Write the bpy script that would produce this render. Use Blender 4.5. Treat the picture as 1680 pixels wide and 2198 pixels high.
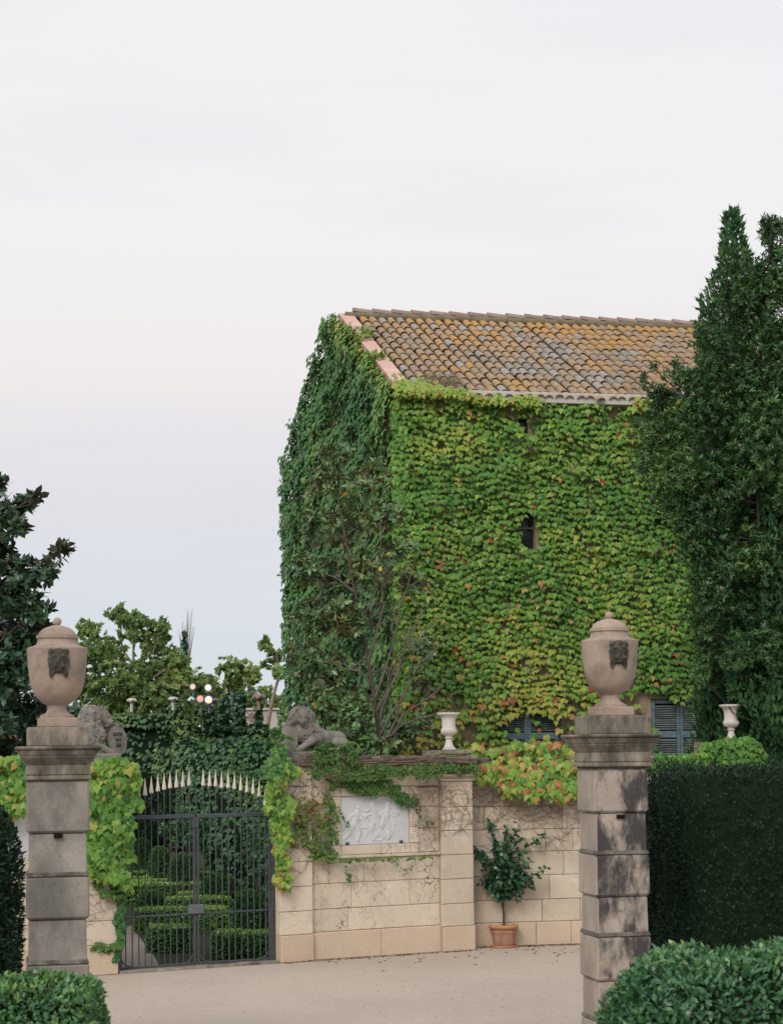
import bpy, math, random
import numpy as np
from mathutils import Vector, Matrix

for o in list(bpy.data.objects):
    bpy.data.objects.remove(o)
sc = bpy.context.scene
col = sc.collection
rng = np.random.default_rng(11)
random.seed(5)
R = math.radians
PI = math.pi

# ------------------------------------------------------------------ camera
EYE = Vector((0, 0, 3.05))
FOC, PITCH, ROLL, HORIZON = 3900.0, R(3.5), -0.011, 1615.0      # focal length in pixels of a 1680 x 2198 print
SHIFT = (HORIZON - 1099.0 - FOC * math.tan(PITCH)) / 2198.0
cam = bpy.data.cameras.new('camera')
cam.sensor_fit = 'VERTICAL'
cam.sensor_height = 36.0
cam.lens = FOC / 2198.0 * 36.0
cam.shift_y = SHIFT
cam.clip_end = 3000
cam.dof.use_dof = True
cam.dof.focus_distance = 31.0
cam.dof.aperture_fstop = 4.0
camo = bpy.data.objects.new('camera', cam)
col.objects.link(camo)
CAMROT = Matrix.Rotation(R(90) + PITCH, 3, 'X') @ Matrix.Rotation(ROLL, 3, 'Z')
camo.matrix_world = Matrix.Translation(EYE) @ CAMROT.to_4x4()
sc.camera = camo

# ------------------------------------------------------------------ world, sun, exposure
SUN_EL, SUN_AZ = R(38), R(202)
world = bpy.data.worlds.new('World')
sc.world = world
world.use_nodes = True
wn = world.node_tree
wn.nodes.clear()
W = wn.nodes.new
wout = W('ShaderNodeOutputWorld')
sky = W('ShaderNodeTexSky')
sky.sky_type = 'NISHITA'
sky.sun_disc = False
sky.sun_elevation = SUN_EL
sky.sun_rotation = SUN_AZ
sky.dust_density = 3.0
bg1 = W('ShaderNodeBackground')
bg1.inputs['Strength'].default_value = 0.08
wn.links.new(sky.outputs[0], bg1.inputs[0])
tc = W('ShaderNodeTexCoord')
sep = W('ShaderNodeSeparateXYZ')
wn.links.new(tc.outputs['Generated'], sep.inputs[0])
ramp = W('ShaderNodeValToRGB')
cr = ramp.color_ramp
stops = [(0.0, (.65, .70, .755)), (.06, (.655, .70, .755)), (.12, (.685, .70, .745)), (.165, (.745, .73, .75)), (.205, (.84, .79, .78)),
         (.27, (.845, .835, .835)), (.42, (.85, .845, .86)), (1.0, (.85, .845, .86))]
cr.elements[0].position, cr.elements[0].color = stops[0][0], (*stops[0][1], 1)
cr.elements[1].position, cr.elements[1].color = stops[-1][0], (*stops[-1][1], 1)
for p, c in stops[1:-1]:
    e = cr.elements.new(p)
    e.color = (*c, 1)
wn.links.new(sep.outputs[2], ramp.inputs[0])
cmap = W('ShaderNodeMapping')
cmap.inputs['Scale'].default_value = (1.2, 1.2, 7.0)
wn.links.new(tc.outputs['Generated'], cmap.inputs[0])
cn = W('ShaderNodeTexNoise')
cn.inputs['Scale'].default_value = 2.6
cn.inputs['Detail'].default_value = 6
wn.links.new(cmap.outputs[0], cn.inputs['Vector'])
cmr = W('ShaderNodeMapRange')
cmr.inputs['From Min'].default_value = .50
cmr.inputs['From Max'].default_value = .78
cmr.inputs['To Max'].default_value = .6
wn.links.new(cn.outputs[0], cmr.inputs[0])
cmx = W('ShaderNodeMixRGB')
cmx.inputs[2].default_value = (.74, .735, .79, 1)
wn.links.new(cmr.outputs[0], cmx.inputs[0])
wn.links.new(ramp.outputs[0], cmx.inputs[1])
bg2 = W('ShaderNodeBackground')
bg2.inputs['Strength'].default_value = 1.0
wn.links.new(cmx.outputs[0], bg2.inputs[0])
wmix = W('ShaderNodeMixShader')
wmix.inputs[0].default_value = .93
wn.links.new(bg1.outputs[0], wmix.inputs[1])
wn.links.new(bg2.outputs[0], wmix.inputs[2])
wn.links.new(wmix.outputs[0], wout.inputs[0])

sl = bpy.data.lights.new('sun', 'SUN')
sl.energy = 1.5
sl.angle = R(25)
sl.color = (1.0, .95, .88)
so = bpy.data.objects.new('sun', sl)
col.objects.link(so)
sd = Vector((math.sin(SUN_AZ) * math.cos(SUN_EL), math.cos(SUN_AZ) * math.cos(SUN_EL), math.sin(SUN_EL)))
so.rotation_euler = sd.to_track_quat('Z', 'Y').to_euler()
so.location = (0, -20, 40)

vs = sc.view_settings
vs.view_transform = 'Standard'
vs.look = 'None'
vs.exposure = 0.14
vs.gamma = 1.0
vs.use_curve_mapping = False

# ------------------------------------------------------------------ survey helpers: sight lines met with real planes and distances
def ray(x, y):
    v = CAMROT @ Vector(((x - 840.0) / FOC, (1099.0 - y) / FOC + SHIFT * 2198.0 / FOC, -1.0))
    return v / v.y

def px(x, y, d):
    return EYE + ray(x, y) * d

def pgm(x, y):                       # where a sight line meets the ground
    r = ray(x, y)
    return EYE + r * (EYE.z / -r.z)

class Plane:
    """an upright wall face: s runs along it, local y into it, z up"""
    def __init__(self, o, th):
        self.o = Vector((o[0], o[1], 0)); self.th = th
        self.d = Vector((math.cos(th), math.sin(th), 0)); self.n = Vector((math.sin(th), -math.cos(th), 0))
    def hit(self, x, y, off=0.0):
        r = ray(x, y)
        t = ((self.o + self.n * off - EYE).dot(self.n)) / r.dot(self.n)
        p = EYE + r * t
        return (p - self.o).dot(self.d), p.z
    def s(self, x, y=1800): return self.hit(x, y)[0]
    def z(self, x, y): return self.hit(x, y)[1]
    def at(self, s, y=0.0, z=0.0):
        return self.o + self.d * s - self.n * y + Vector((0, 0, z))

# ------------------------------------------------------------------ object helpers
def link(name, me, parent=None, loc=(0, 0, 0), rz=0.0):
    o = bpy.data.objects.new(name, me)
    col.objects.link(o)
    o.parent = parent
    o.location = loc
    if rz: o.rotation_euler = (0, 0, rz)
    return o

def tag(o, label=None, cat=None, group=None, kind=None):
    if label: o['label'] = label
    if cat: o['category'] = cat
    if group: o['group'] = group
    if kind: o['kind'] = kind
    return o

def thing(name, label, cat, loc=(0, 0, 0), rz=0.0, group=None):
    return tag(link(name, None, None, loc, rz), label, cat, group)

def mesh_np(name, V, F, mat, tint=None, smooth=False):
    V = np.ascontiguousarray(V, dtype=np.float32).reshape(-1, 3)
    F = np.ascontiguousarray(F, dtype=np.int32)
    me = bpy.data.meshes.new(name)
    nf, k = F.shape
    me.vertices.add(len(V)); me.vertices.foreach_set('co', V.ravel())
    me.loops.add(nf * k); me.loops.foreach_set('vertex_index', F.ravel())
    me.polygons.add(nf)
    me.polygons.foreach_set('loop_start', np.arange(0, nf * k, k, dtype=np.int32))
    me.polygons.foreach_set('loop_total', np.full(nf, k, dtype=np.int32))
    if smooth: me.polygons.foreach_set('use_smooth', np.ones(nf, dtype=bool))
    me.update(calc_edges=True)
    me.materials.append(mat)
    if tint is not None:
        a = me.attributes.new('tint', 'FLOAT', 'POINT')
        a.data.foreach_set('value', np.ascontiguousarray(tint, dtype=np.float32))
    return me

class MB:
    def __init__(self): self.v = []; self.f = []
    def add(self, vs_, fs):
        b = len(self.v)
        self.v += [tuple(v) for v in vs_]
        self.f += [tuple(i + b for i in f) for f in fs]
        return self
    def box(self, x0, x1, y0, y1, z0, z1):
        v = [(x, y, z) for z in (z0, z1) for y in (y0, y1) for x in (x0, x1)]
        return self.add(v, [(0, 2, 3, 1), (4, 5, 7, 6), (0, 1, 5, 4), (2, 6, 7, 3), (0, 4, 6, 2), (1, 3, 7, 5)])
    def stone(self, x0, x1, y0, y1, z0, z1, c=.008, j=0.0):
        """block with its front (y0) arrises chamfered"""
        q = lambda: random.uniform(-j, j)
        fr = [(x0 + c + q(), y0 + q(), z0 + c + q()), (x1 - c + q(), y0 + q(), z0 + c + q()), (x1 - c + q(), y0 + q(), z1 - c + q()), (x0 + c + q(), y0 + q(), z1 - c + q())]
        md = [(x0, y0 + c, z0), (x1, y0 + c, z0), (x1, y0 + c, z1), (x0, y0 + c, z1)]
        bk = [(x0, y1, z0), (x1, y1, z0), (x1, y1, z1), (x0, y1, z1)]
        f = [(0, 1, 2, 3)]
        for i in range(4):
            k = (i + 1) % 4
            f += [(4 + i, 4 + k, k, i), (8 + i, 8 + k, 4 + k, 4 + i)]
        f.append((11, 10, 9, 8))
        return self.add(fr + md + bk, f)
    def block(self, w0, w1, z0, z1, c=.012):
        """square course centred on the axis: half widths w0 at the foot and w1 at the top, arrises rounded"""
        rings = [(w0 - c, z0), (w0, z0 + c), (w1, z1 - c), (w1 - c, z1)]
        v = []
        for w, z in rings:
            e = w - c * .8
            v += [(-e, -w, z), (e, -w, z), (w, -e, z), (w, e, z), (e, w, z), (-e, w, z), (-w, e, z), (-w, -e, z)]
        f = [tuple(reversed(range(8))), tuple(range(24, 32))]
        for r in range(3):
            for i in range(8):
                k = (i + 1) % 8
                f.append((r * 8 + i, r * 8 + k, r * 8 + 8 + k, r * 8 + 8 + i))
        return self.add(v, f)
    def lathe(self, prof, n=32, cx=0, cy=0, z0=0, caps=True):
        v = []
        for r, z in prof:
            for i in range(n):
                a = 2 * PI * i / n
                v.append((cx + r * math.cos(a), cy + r * math.sin(a), z0 + z))
        f = []
        for k in range(len(prof) - 1):
            for i in range(n):
                j = (i + 1) % n
                f.append((k * n + i, k * n + j, (k + 1) * n + j, (k + 1) * n + i))
        if caps:
            f.append(tuple(reversed(range(n))))
            f.append(tuple(range((len(prof) - 1) * n, len(prof) * n)))
        return self.add(v, f)
    def tube(self, pts, rad, n=6):
        pts = [Vector(p) for p in pts]
        if not hasattr(rad, '__len__'): rad = [rad] * len(pts)
        v = []; f = []
        ref = Vector((0.31, 0.87, .41))
        for i, p in enumerate(pts):
            t = (pts[min(i + 1, len(pts) - 1)] - pts[max(i - 1, 0)])
            if t.length < 1e-9: t = Vector((0, 0, 1))
            t.normalize()
            a = t.cross(ref)
            if a.length < .1: a = t.cross(Vector((1, 0, 0)))
            a.normalize(); b = t.cross(a)
            for k in range(n):
                an = 2 * PI * k / n
                v.append(p + (a * math.cos(an) + b * math.sin(an)) * rad[i])
        for i in range(len(pts) - 1):
            for k in range(n):
                m = (k + 1) % n
                f.append((i * n + k, i * n + m, (i + 1) * n + m, (i + 1) * n + k))
        f.append(tuple(reversed(range(n))))
        f.append(tuple(range((len(pts) - 1) * n, len(pts) * n)))
        return self.add(v, f)
    def ball(self, c, r, nu=12, nv=8, rot=None):
        if not hasattr(r, '__len__'): r = (r, r, r)
        c = Vector(c)
        v = []; f = []
        for j in range(1, nv):
            for i in range(nu):
                th = PI * j / nv; ph = 2 * PI * i / nu
                p = Vector((r[0] * math.sin(th) * math.cos(ph), r[1] * math.sin(th) * math.sin(ph), r[2] * math.cos(th)))
                if rot: p = rot @ p
                v.append(c + p)
        tp = Vector((0, 0, r[2])); bp = Vector((0, 0, -r[2]))
        if rot: tp = rot @ tp; bp = rot @ bp
        v += [c + tp, c + bp]
        t, b = len(v) - 2, len(v) - 1
        for i in range(nu):
            k = (i + 1) % nu
            f.append((t, i, k)); f.append((b, (nv - 2) * nu + k, (nv - 2) * nu + i))
            for j in range(nv - 2):
                f.append((j * nu + i, (j + 1) * nu + i, (j + 1) * nu + k, j * nu + k))
        return self.add(v, f)
    def mesh(self, name, mat, smooth=None, tint=None):
        me = bpy.data.meshes.new(name)
        me.from_pydata([tuple(v) for v in self.v], [], self.f)
        me.update()
        if mat: me.materials.append(mat)
        if smooth:
            me.polygons.foreach_set('use_smooth', np.ones(len(me.polygons), dtype=bool))
            me.set_sharp_from_angle(angle=R(smooth))
        if tint is not None:
            a = me.attributes.new('tint', 'FLOAT', 'POINT')
            a.data.foreach_set('value', np.full(len(me.vertices), tint, dtype=np.float32))
        return me
    def build(self, name, mat, parent=None, loc=(0, 0, 0), rz=0.0, smooth=None):
        return link(name, self.mesh(name, mat, smooth), parent, loc, rz)

def remesh(mb, name, mat, voxel, smooth=3):
    tmp = bpy.data.objects.new('tmp', mb.mesh('tmp', None))
    col.objects.link(tmp)
    m = tmp.modifiers.new('r', 'REMESH'); m.mode = 'VOXEL'; m.voxel_size = voxel; m.use_smooth_shade = True
    if smooth:
        s = tmp.modifiers.new('s', 'SMOOTH'); s.factor = .5; s.iterations = smooth
    dg = bpy.context.evaluated_depsgraph_get()
    me = bpy.data.meshes.new_from_object(tmp.evaluated_get(dg))
    old = tmp.data
    bpy.data.objects.remove(tmp); bpy.data.meshes.remove(old)
    me.name = name
    me.materials.clear(); me.materials.append(mat)
    me.polygons.foreach_set('use_smooth', np.ones(len(me.polygons), dtype=bool))
    return me

def text_mesh(txt, size, depth, mat, name='lettering'):
    c = bpy.data.curves.new('t', 'FONT')
    c.body = txt; c.size = size; c.extrude = depth; c.align_x = 'CENTER'; c.align_y = 'CENTER'; c.resolution_u = 3
    o = bpy.data.objects.new('t', c); col.objects.link(o)
    dg = bpy.context.evaluated_depsgraph_get()
    me = bpy.data.meshes.new_from_object(o.evaluated_get(dg))
    bpy.data.objects.remove(o); bpy.data.curves.remove(c)
    me.name = name; me.materials.clear(); me.materials.append(mat)
    return me

# ------------------------------------------------------------------ noise
_nk = rng.normal(size=(24, 3)); _nk /= np.linalg.norm(_nk, axis=1)[:, None]
_np_ = rng.uniform(0, 6.28, 24); _nf = rng.uniform(.6, 2.4, 24)
def noise(p, scale=1.0, seed=0):
    p = np.asarray(p, dtype=float) * scale + seed * 7.31
    w = p @ (_nk * _nf[:, None]).T * 2.2 + _np_
    return np.sin(w + .8 * np.sin(w[:, ::-1])).sum(1) / 4.9

def unit(a): return a / np.maximum(np.linalg.norm(a, axis=-1, keepdims=True), 1e-9)

# ------------------------------------------------------------------ materials
def newmat(name):
    m = bpy.data.materials.new(name); m.use_nodes = True
    nt = m.node_tree; nt.nodes.clear()
    out = nt.nodes.new('ShaderNodeOutputMaterial'); b = nt.nodes.new('ShaderNodeBsdfPrincipled')
    nt.links.new(b.outputs[0], out.inputs[0])
    return m, nt, b, out

class NT:
    def __init__(self, nt): self.nt = nt
    def n(self, t, **kw):
        x = self.nt.nodes.new(t)
        for k, v in kw.items(): setattr(x, k, v)
        return x
    def l(self, a, b): self.nt.links.new(a, b)
    def noise(self, vec, scale, detail=5, rough=.6):
        x = self.n('ShaderNodeTexNoise'); x.inputs['Scale'].default_value = scale
        x.inputs['Detail'].default_value = detail; x.inputs['Roughness'].default_value = rough
        self.l(vec, x.inputs['Vector']); return x.outputs[0]
    def mr(self, v, a, b, c=0.0, d=1.0):
        x = self.n('ShaderNodeMapRange'); x.interpolation_type = 'SMOOTHSTEP'
        for i, k in enumerate((a, b, c, d)): x.inputs[i + 1].default_value = k
        self.l(v, x.inputs[0]); return x.outputs[0]
    def mix(self, f, a, b, mode='MIX'):
        x = self.n('ShaderNodeMixRGB', blend_type=mode)
        for i, k in enumerate((f, a, b)):
            if hasattr(k, 'default_value') or hasattr(k, 'is_linked'): self.l(k, x.inputs[i])
            elif i == 0: x.inputs[0].default_value = k
            else: x.inputs[i].default_value = (*k, 1) if len(k) == 3 else k
        return x.outputs[0]
    def math(self, op, a, b=0.0):
        x = self.n('ShaderNodeMath', operation=op)
        for i, k in enumerate((a, b)):
            if hasattr(k, 'is_linked'): self.l(k, x.inputs[i])
            else: x.inputs[i].default_value = k
        return x.outputs[0]
    def ramp(self, v, stops):
        x = self.n('ShaderNodeValToRGB'); c = x.color_ramp
        c.elements[0].position, c.elements[0].color = stops[0][0], (*stops[0][1], 1)
        c.elements[1].position, c.elements[1].color = stops[-1][0], (*stops[-1][1], 1)
        for p, k in stops[1:-1]:
            e = c.elements.new(p); e.color = (*k, 1)
        self.l(v, x.inputs[0]); return x.outputs[0]
    def bump(self, v, strength, dist, b):
        x = self.n('ShaderNodeBump'); x.inputs['Strength'].default_value = strength; x.inputs['Distance'].default_value = dist
        self.l(v, x.inputs['Height']); self.l(x.outputs[0], b.inputs['Normal'])

def stone_mat(name, base, alt, dark, s1=1.5, s2=2.5, amt=(.52, .72), dmax=.8, bump=.4, rand=.16, rough=.9, streak=1.0, face=None, crack=0.0, pale=None):
    m, nt, b, out = newmat(name); q = NT(nt)
    g = q.n('ShaderNodeNewGeometry'); P = g.outputs['Position']
    mp = q.n('ShaderNodeMapping'); mp.inputs['Scale'].default_value = (1, 1, streak); q.l(P, mp.inputs[0]); Ps = mp.outputs[0]
    oi = q.n('ShaderNodeObjectInfo')
    c = q.mix(q.mr(q.noise(P, s1, 6), .35, .65), base, alt)
    if pale: c = q.mix(q.mr(q.noise(P, s1 * 2.3, 5), .55, .75), c, pale)
    n2 = q.noise(Ps, s2, 9, .68)
    st = q.mr(n2, amt[0], amt[1], 0, dmax)
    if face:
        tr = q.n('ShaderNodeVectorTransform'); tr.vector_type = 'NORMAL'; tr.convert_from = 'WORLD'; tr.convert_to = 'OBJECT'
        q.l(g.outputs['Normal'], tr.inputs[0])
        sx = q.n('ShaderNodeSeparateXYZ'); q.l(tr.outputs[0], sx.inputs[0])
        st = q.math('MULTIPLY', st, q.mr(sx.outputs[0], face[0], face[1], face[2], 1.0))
    c = q.mix(st, c, dark)
    if crack:
        vo = q.n('ShaderNodeTexVoronoi', feature='DISTANCE_TO_EDGE'); vo.inputs['Scale'].default_value = 3.2
        wp = q.n('ShaderNodeVectorMath', operation='ADD')
        ns = q.n('ShaderNodeTexNoise'); ns.inputs['Scale'].default_value = 3.0; q.l(P, ns.inputs['Vector'])
        q.l(P, wp.inputs[0]); q.l(ns.outputs[1], wp.inputs[1]); q.l(wp.outputs[0], vo.inputs['Vector'])
        ck = q.mr(vo.outputs[0], .006, .032, 1.0, 0.0)
        ck = q.math('MULTIPLY', ck, q.mr(q.noise(P, 1.1, 3), .45, .6, 0, crack))
        c = q.mix(ck, c, tuple(k * .5 for k in dark))
    sp = q.mr(q.noise(P, 60, 4, .7), .3, .7, .86, 1.1)
    c = q.mix(1.0, c, q.mix(1.0, (0, 0, 0), sp), 'MULTIPLY') if False else q.mix(1.0, c, sp, 'MULTIPLY')
    rv = q.mr(oi.outputs['Random'], 0, 1, 1 - rand, 1 + rand)
    c = q.mix(1.0, c, rv, 'MULTIPLY')
    q.l(c, b.inputs['Base Color'])
    b.inputs['Roughness'].default_value = rough
    b.inputs['Specular IOR Level'].default_value = .2
    hgt = q.math('ADD', q.noise(P, 26, 6, .7), q.math('MULTIPLY', n2, 1.4))
    q.bump(hgt, bump, .012, b)
    return m

def leaf_mat(name, stops, trans=.22, rough=.45, spec=.35, back=None):
    m, nt, b, out = newmat(name); q = NT(nt)
    a = q.n('ShaderNodeAttribute', attribute_name='tint')
    c = q.ramp(a.outputs['Fac'], stops)
    g = q.n('ShaderNodeNewGeometry')
    v = q.mr(q.noise(g.outputs['Position'], 22, 3), .3, .7, .8, 1.15)
    c = q.mix(1.0, c, v, 'MULTIPLY')
    if back: c = q.mix(g.outputs['Backfacing'], c, back)
    q.l(c, b.inputs['Base Color'])
    b.inputs['Roughness'].default_value = rough
    b.inputs['Specular IOR Level'].default_value = spec
    t = q.n('ShaderNodeBsdfTranslucent'); q.l(c, t.inputs[0])
    mx = q.n('ShaderNodeMixShader'); mx.inputs[0].default_value = trans
    q.l(b.outputs[0], mx.inputs[1]); q.l(t.outputs[0], mx.inputs[2]); q.l(mx.outputs[0], out.inputs[0])
    return m

def plain_mat(name, c1, c2, scale=8, rough=.7, spec=.3, metal=0.0, bump=.2, rand=.1, streak=1.0):
    m, nt, b, out = newmat(name); q = NT(nt)
    g = q.n('ShaderNodeNewGeometry'); oi = q.n('ShaderNodeObjectInfo')
    mp = q.n('ShaderNodeMapping'); mp.inputs['Scale'].default_value = (1, 1, streak); q.l(g.outputs['Position'], mp.inputs[0])
    n = q.noise(mp.outputs[0], scale, 6)
    c = q.mix(q.mr(n, .35, .65), c1, c2)
    c = q.mix(1.0, c, q.mr(oi.outputs['Random'], 0, 1, 1 - rand, 1 + rand), 'MULTIPLY')
    q.l(c, b.inputs['Base Color'])
    b.inputs['Roughness'].default_value = rough; b.inputs['Specular IOR Level'].default_value = spec; b.inputs['Metallic'].default_value = metal
    if bump: q.bump(n, bump, .01, b)
    return m

# leaf colours run along the tint axis: 0 deep shade-green ... 1 red
M_IVY = leaf_mat('boston_ivy', [(0, (.032, .105, .022)), (.25, (.085, .225, .036)), (.5, (.155, .325, .052)), (.68, (.28, .42, .07)), (.80, (.42, .42, .09)), (.90, (.46, .24, .075)), (1, (.34, .09, .05))], .27)
M_IVYD = leaf_mat('gable_ivy', [(0, (.040, .125, .038)), (.35, (.080, .225, .060)), (.65, (.17, .32, .065)), (.85, (.36, .41, .10)), (1, (.46, .22, .08))], .24)
M_SMALLIVY = leaf_mat('small_ivy', [(0, (.03, .085, .022)), (.4, (.07, .17, .035)), (.7, (.16, .26, .05)), (.88, (.28, .18, .06)), (1, (.26, .06, .045))], .22)
M_BANK = leaf_mat('bank_ivy', [(0, (.028, .08, .045)), (.4, (.06, .155, .065)), (.75, (.16, .26, .065)), (1, (.30, .32, .09))], .15)
M_MAG = leaf_mat('magnolia_leaf', [(0, (.060, .140, .060)), (.5, (.130, .245, .095)), (.8, (.21, .32, .115)), (.93, (.22, .12, .05)), (1, (.68, .42, .065))], .15, .35, .45, back=(.15, .145, .07))
M_MAGDARK = leaf_mat('dark_magnolia_leaf', [(0, (.022, .060, .036)), (.6, (.050, .115, .055)), (.9, (.10, .165, .065)), (1, (.22, .17, .08))], .15, .35, .5, back=(.07, .075, .04))
M_PLANE = leaf_mat('plane_leaf', [(0, (.14, .25, .09)), (.5, (.28, .41, .14)), (.85, (.46, .53, .19)), (1, (.52, .42, .16))], .5)
M_BAY = leaf_mat('bay_leaf', [(0, (.024, .070, .026)), (.5, (.060, .145, .048)), (.9, (.13, .24, .07)), (1, (.34, .27, .07))], .2, .42, .4)
M_CYP = leaf_mat('cypress_spray', [(0, (.020, .065, .028)), (.5, (.044, .120, .044)), (.9, (.09, .19, .06)), (1, (.16, .21, .065))], .12, .6, .2)
M_YEW = leaf_mat('yew_spray', [(0, (.008, .022, .012)), (.5, (.016, .044, .022)), (.9, (.035, .09, .035)), (1, (.07, .13, .05))], .06, .6, .2)
M_LAUREL = leaf_mat('laurel_leaf', [(0, (0.025, 0.081, 0.037)), (0.5, (0.056, 0.156, 0.065)), (0.85, (0.106, 0.250, 0.081)), (1, (0.188, 0.288, 0.075))], .15, .35, .45)
M_BOX = leaf_mat('box_leaf', [(0, (.018, .06, .022)), (.45, (.045, .13, .035)), (.8, (.14, .29, .06)), (1, (.30, .48, .11))], .15)
M_CAM = leaf_mat('camellia_leaf', [(0, (.018, .060, .030)), (.5, (.034, .108, .048)), (.85, (.065, .175, .062)), (1, (.12, .28, .09))], .12, .32, .5)
M_DRY = leaf_mat('dry_leaf', [(0, (.10, .05, .025)), (.6, (.20, .10, .04)), (1, (.50, .28, .05))], .1)

M_PILL_L = stone_mat('pillar_stone_grey', (.345, .305, .26), (.26, .24, .215), (.105, .10, .095), 2.4, 2.2, (.42, .72), .75, .55, .10, streak=.5)
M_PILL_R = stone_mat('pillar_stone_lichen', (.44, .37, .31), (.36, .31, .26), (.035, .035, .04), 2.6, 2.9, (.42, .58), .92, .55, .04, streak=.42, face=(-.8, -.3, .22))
M_CAP = stone_mat('cap_stone', (.34, .29, .23), (.24, .215, .17), (.055, .05, .045), 3, 2.6, (.40, .62), .85, .5, .06, streak=.35)
M_LEDGE = stone_mat('ledge_stone', (.20, .175, .15), (.15, .135, .12), (.06, .056, .05), 4, 6, (.42, .62), .85, .6, .06)
M_URN = stone_mat('urn_stone', (.40, .305, .245), (.355, .285, .235), (.17, .15, .125), 2.2, 3.2, (.43, .72), .8, .22, .05)
M_MASK = stone_mat('mask_stone', (.11, .10, .078), (.06, .056, .046), (.025, .024, .02), 14, 20, (.45, .65), .8, .5, 0)
M_LETT = stone_mat('carved_letter', (.13, .12, .10), (.09, .085, .07), (.05, .048, .04), 14, 20, (.45, .65), .8, .5, 0)
M_LION = stone_mat('lion_stone', (.245, .225, .195), (.17, .158, .137), (.07, .066, .055), 7, 10, (.5, .75), .7, .45, 0)
M_WALL = stone_mat('wall_stone', (.70, .595, .465), (.62, .53, .425), (.36, .31, .255), 1.3, 2.6, (.50, .74), .62, .35, .06, crack=.9, pale=(.70, .64, .55))
M_WALL2 = stone_mat('ashlar', (.62, .52, .40), (.55, .465, .37), (.35, .30, .245), 1.6, 2.6, (.50, .74), .6, .3, .09, pale=(.62, .565, .50))
M_PLINTH = stone_mat('plinth_stone', (.62, .49, .365), (.57, .455, .345), (.38, .315, .25), 1.1, 2.6, (.58, .8), .5, .25, .05)
M_COPE = stone_mat('coping_stone', (.30, .265, .21), (.20, .175, .14), (.06, .055, .045), 3, 5, (.42, .66), .85, .7, .08, streak=4)
M_MORTAR = stone_mat('mortar', (.20, .16, .115), (.17, .135, .10), (.08, .07, .055), 3, 5)
M_MARBLE = stone_mat('relief_marble', (.62, .62, .62), (.57, .58, .59), (.40, .38, .36), 3, 6, (.56, .8), .45, .12, 0)
M_WURN = stone_mat('white_urn', (.66, .61, .56), (.60, .55, .50), (.33, .29, .25), 5, 7, (.52, .8), .5, .2, .04)
M_HOUSE = stone_mat('house_render', (.40, .31, .20), (.30, .235, .16), (.12, .09, .06), 2.0, 3.0, (.45, .66), .8, .5, 0)
M_PINK = plain_mat('verge_tile', (.64, .42, .375), (.60, .385, .345), 5, .8, .2, bump=.15, rand=.07)
M_CEMENT = stone_mat('cement', (.56, .53, .48), (.50, .47, .43), (.30, .28, .25), 2, 4, (.52, .75), .6, .3, 0)
M_RIDGE = stone_mat('ridge_tile', (.36, .25, .21), (.28, .215, .19), (.15, .13, .12), 5, 8, (.48, .7), .7, .4, .12)
M_MOSS = stone_mat('ridge_mortar', (.24, .20, .13), (.19, .16, .11), (.10, .085, .06), 5, 8, (.45, .7), .7, .6, 0)
M_SHUT = plain_mat('blue_shutter', (.10, .155, .19), (.17, .235, .27), 9, .75, .25, bump=.4, rand=.08, streak=3)
M_SLAT = plain_mat('shutter_slat', (.12, .15, .155), (.19, .215, .21), 9, .8, .2, bump=.3, rand=.12)
M_DARKIN = plain_mat('dark_inside', (.012, .011, .010), (.016, .014, .012), 3, .95, .05, bump=0)
M_GLASS = plain_mat('window_glass', (.015, .017, .018), (.02, .022, .023), 3, .12, .5, bump=0)
M_IRON = plain_mat('gate_iron', (.050, .060, .066), (.075, .085, .090), 20, .55, .4, bump=.15, rand=.1)
M_SPEAR = plain_mat('spear_paint', (.66, .61, .53), (.58, .53, .455), 14, .7, .3, bump=.1, rand=.06)
M_TERRA = plain_mat('terracotta', (.36, .17, .10), (.42, .25, .17), 9, .85, .2, bump=.2, rand=0, streak=.4)
M_RIM = plain_mat('terracotta_rim', (.52, .24, .10), (.46, .22, .10), 9, .85, .2, bump=.2, rand=0)
M_SOIL = plain_mat('soil', (.06, .04, .028), (.09, .06, .04), 30, .95, .1, bump=.6)
M_BARK = plain_mat('bark', (.070, .057, .045), (.11, .092, .075), 14, .9, .15, bump=.6, streak=.3)
M_BARKPALE = plain_mat('pale_bark', (.32, .27, .22), (.22, .19, .15), 5, .9, .15, bump=.4)
M_VINE = plain_mat('vine_stem', (.17, .12, .085), (.25, .185, .135), 14, .9, .1, bump=.3)
M_CORE = plain_mat('twiggy_core', (.008, .018, .009), (.014, .028, .014), 9, .95, .05, bump=.5)
M_LAMPPOST = plain_mat('lamp_post', (.12, .17, .21), (.15, .20, .24), 9, .5, .4, bump=0)

def ground_mat(name, c1, c2, c3):
    m, nt, b, out = newmat(name); q = NT(nt)
    P = q.n('ShaderNodeNewGeometry').outputs['Position']
    c = q.mix(q.mr(q.noise(P, .35, 6), .35, .65), c1, c2)
    c = q.mix(q.mr(q.noise(P, 5, 6, .7), .5, .8, 0, .55), c, c3)
    c = q.mix(1.0, c, q.mr(q.noise(P, 120, 3, .8),   .25, .75, .70, 1.24), 'MULTIPLY')
    c = q.mix(1.0, c, q.mr(q.noise(P, 30, 5, .75), .3, .7, .86, 1.10), 'MULTIPLY')
    q.l(c, b.inputs['Base Color']); b.inputs['Roughness'].default_value = .95; b.inputs['Specular IOR Level'].default_value = .15
    q.bump(q.math('ADD', q.noise(P, 70, 5, .8), q.math('MULTIPLY', q.noise(P, 3, 4), 3.0)), .6, .012, b)
    return m
M_GRAVEL = ground_mat('gravel', (.54, .46, .385), (.49, .42, .355), (.36, .305, .26))
M_EARTH = ground_mat('garden_earth', (.035, .038, .022), (.03, .036, .02), (.05, .045, .03))
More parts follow.
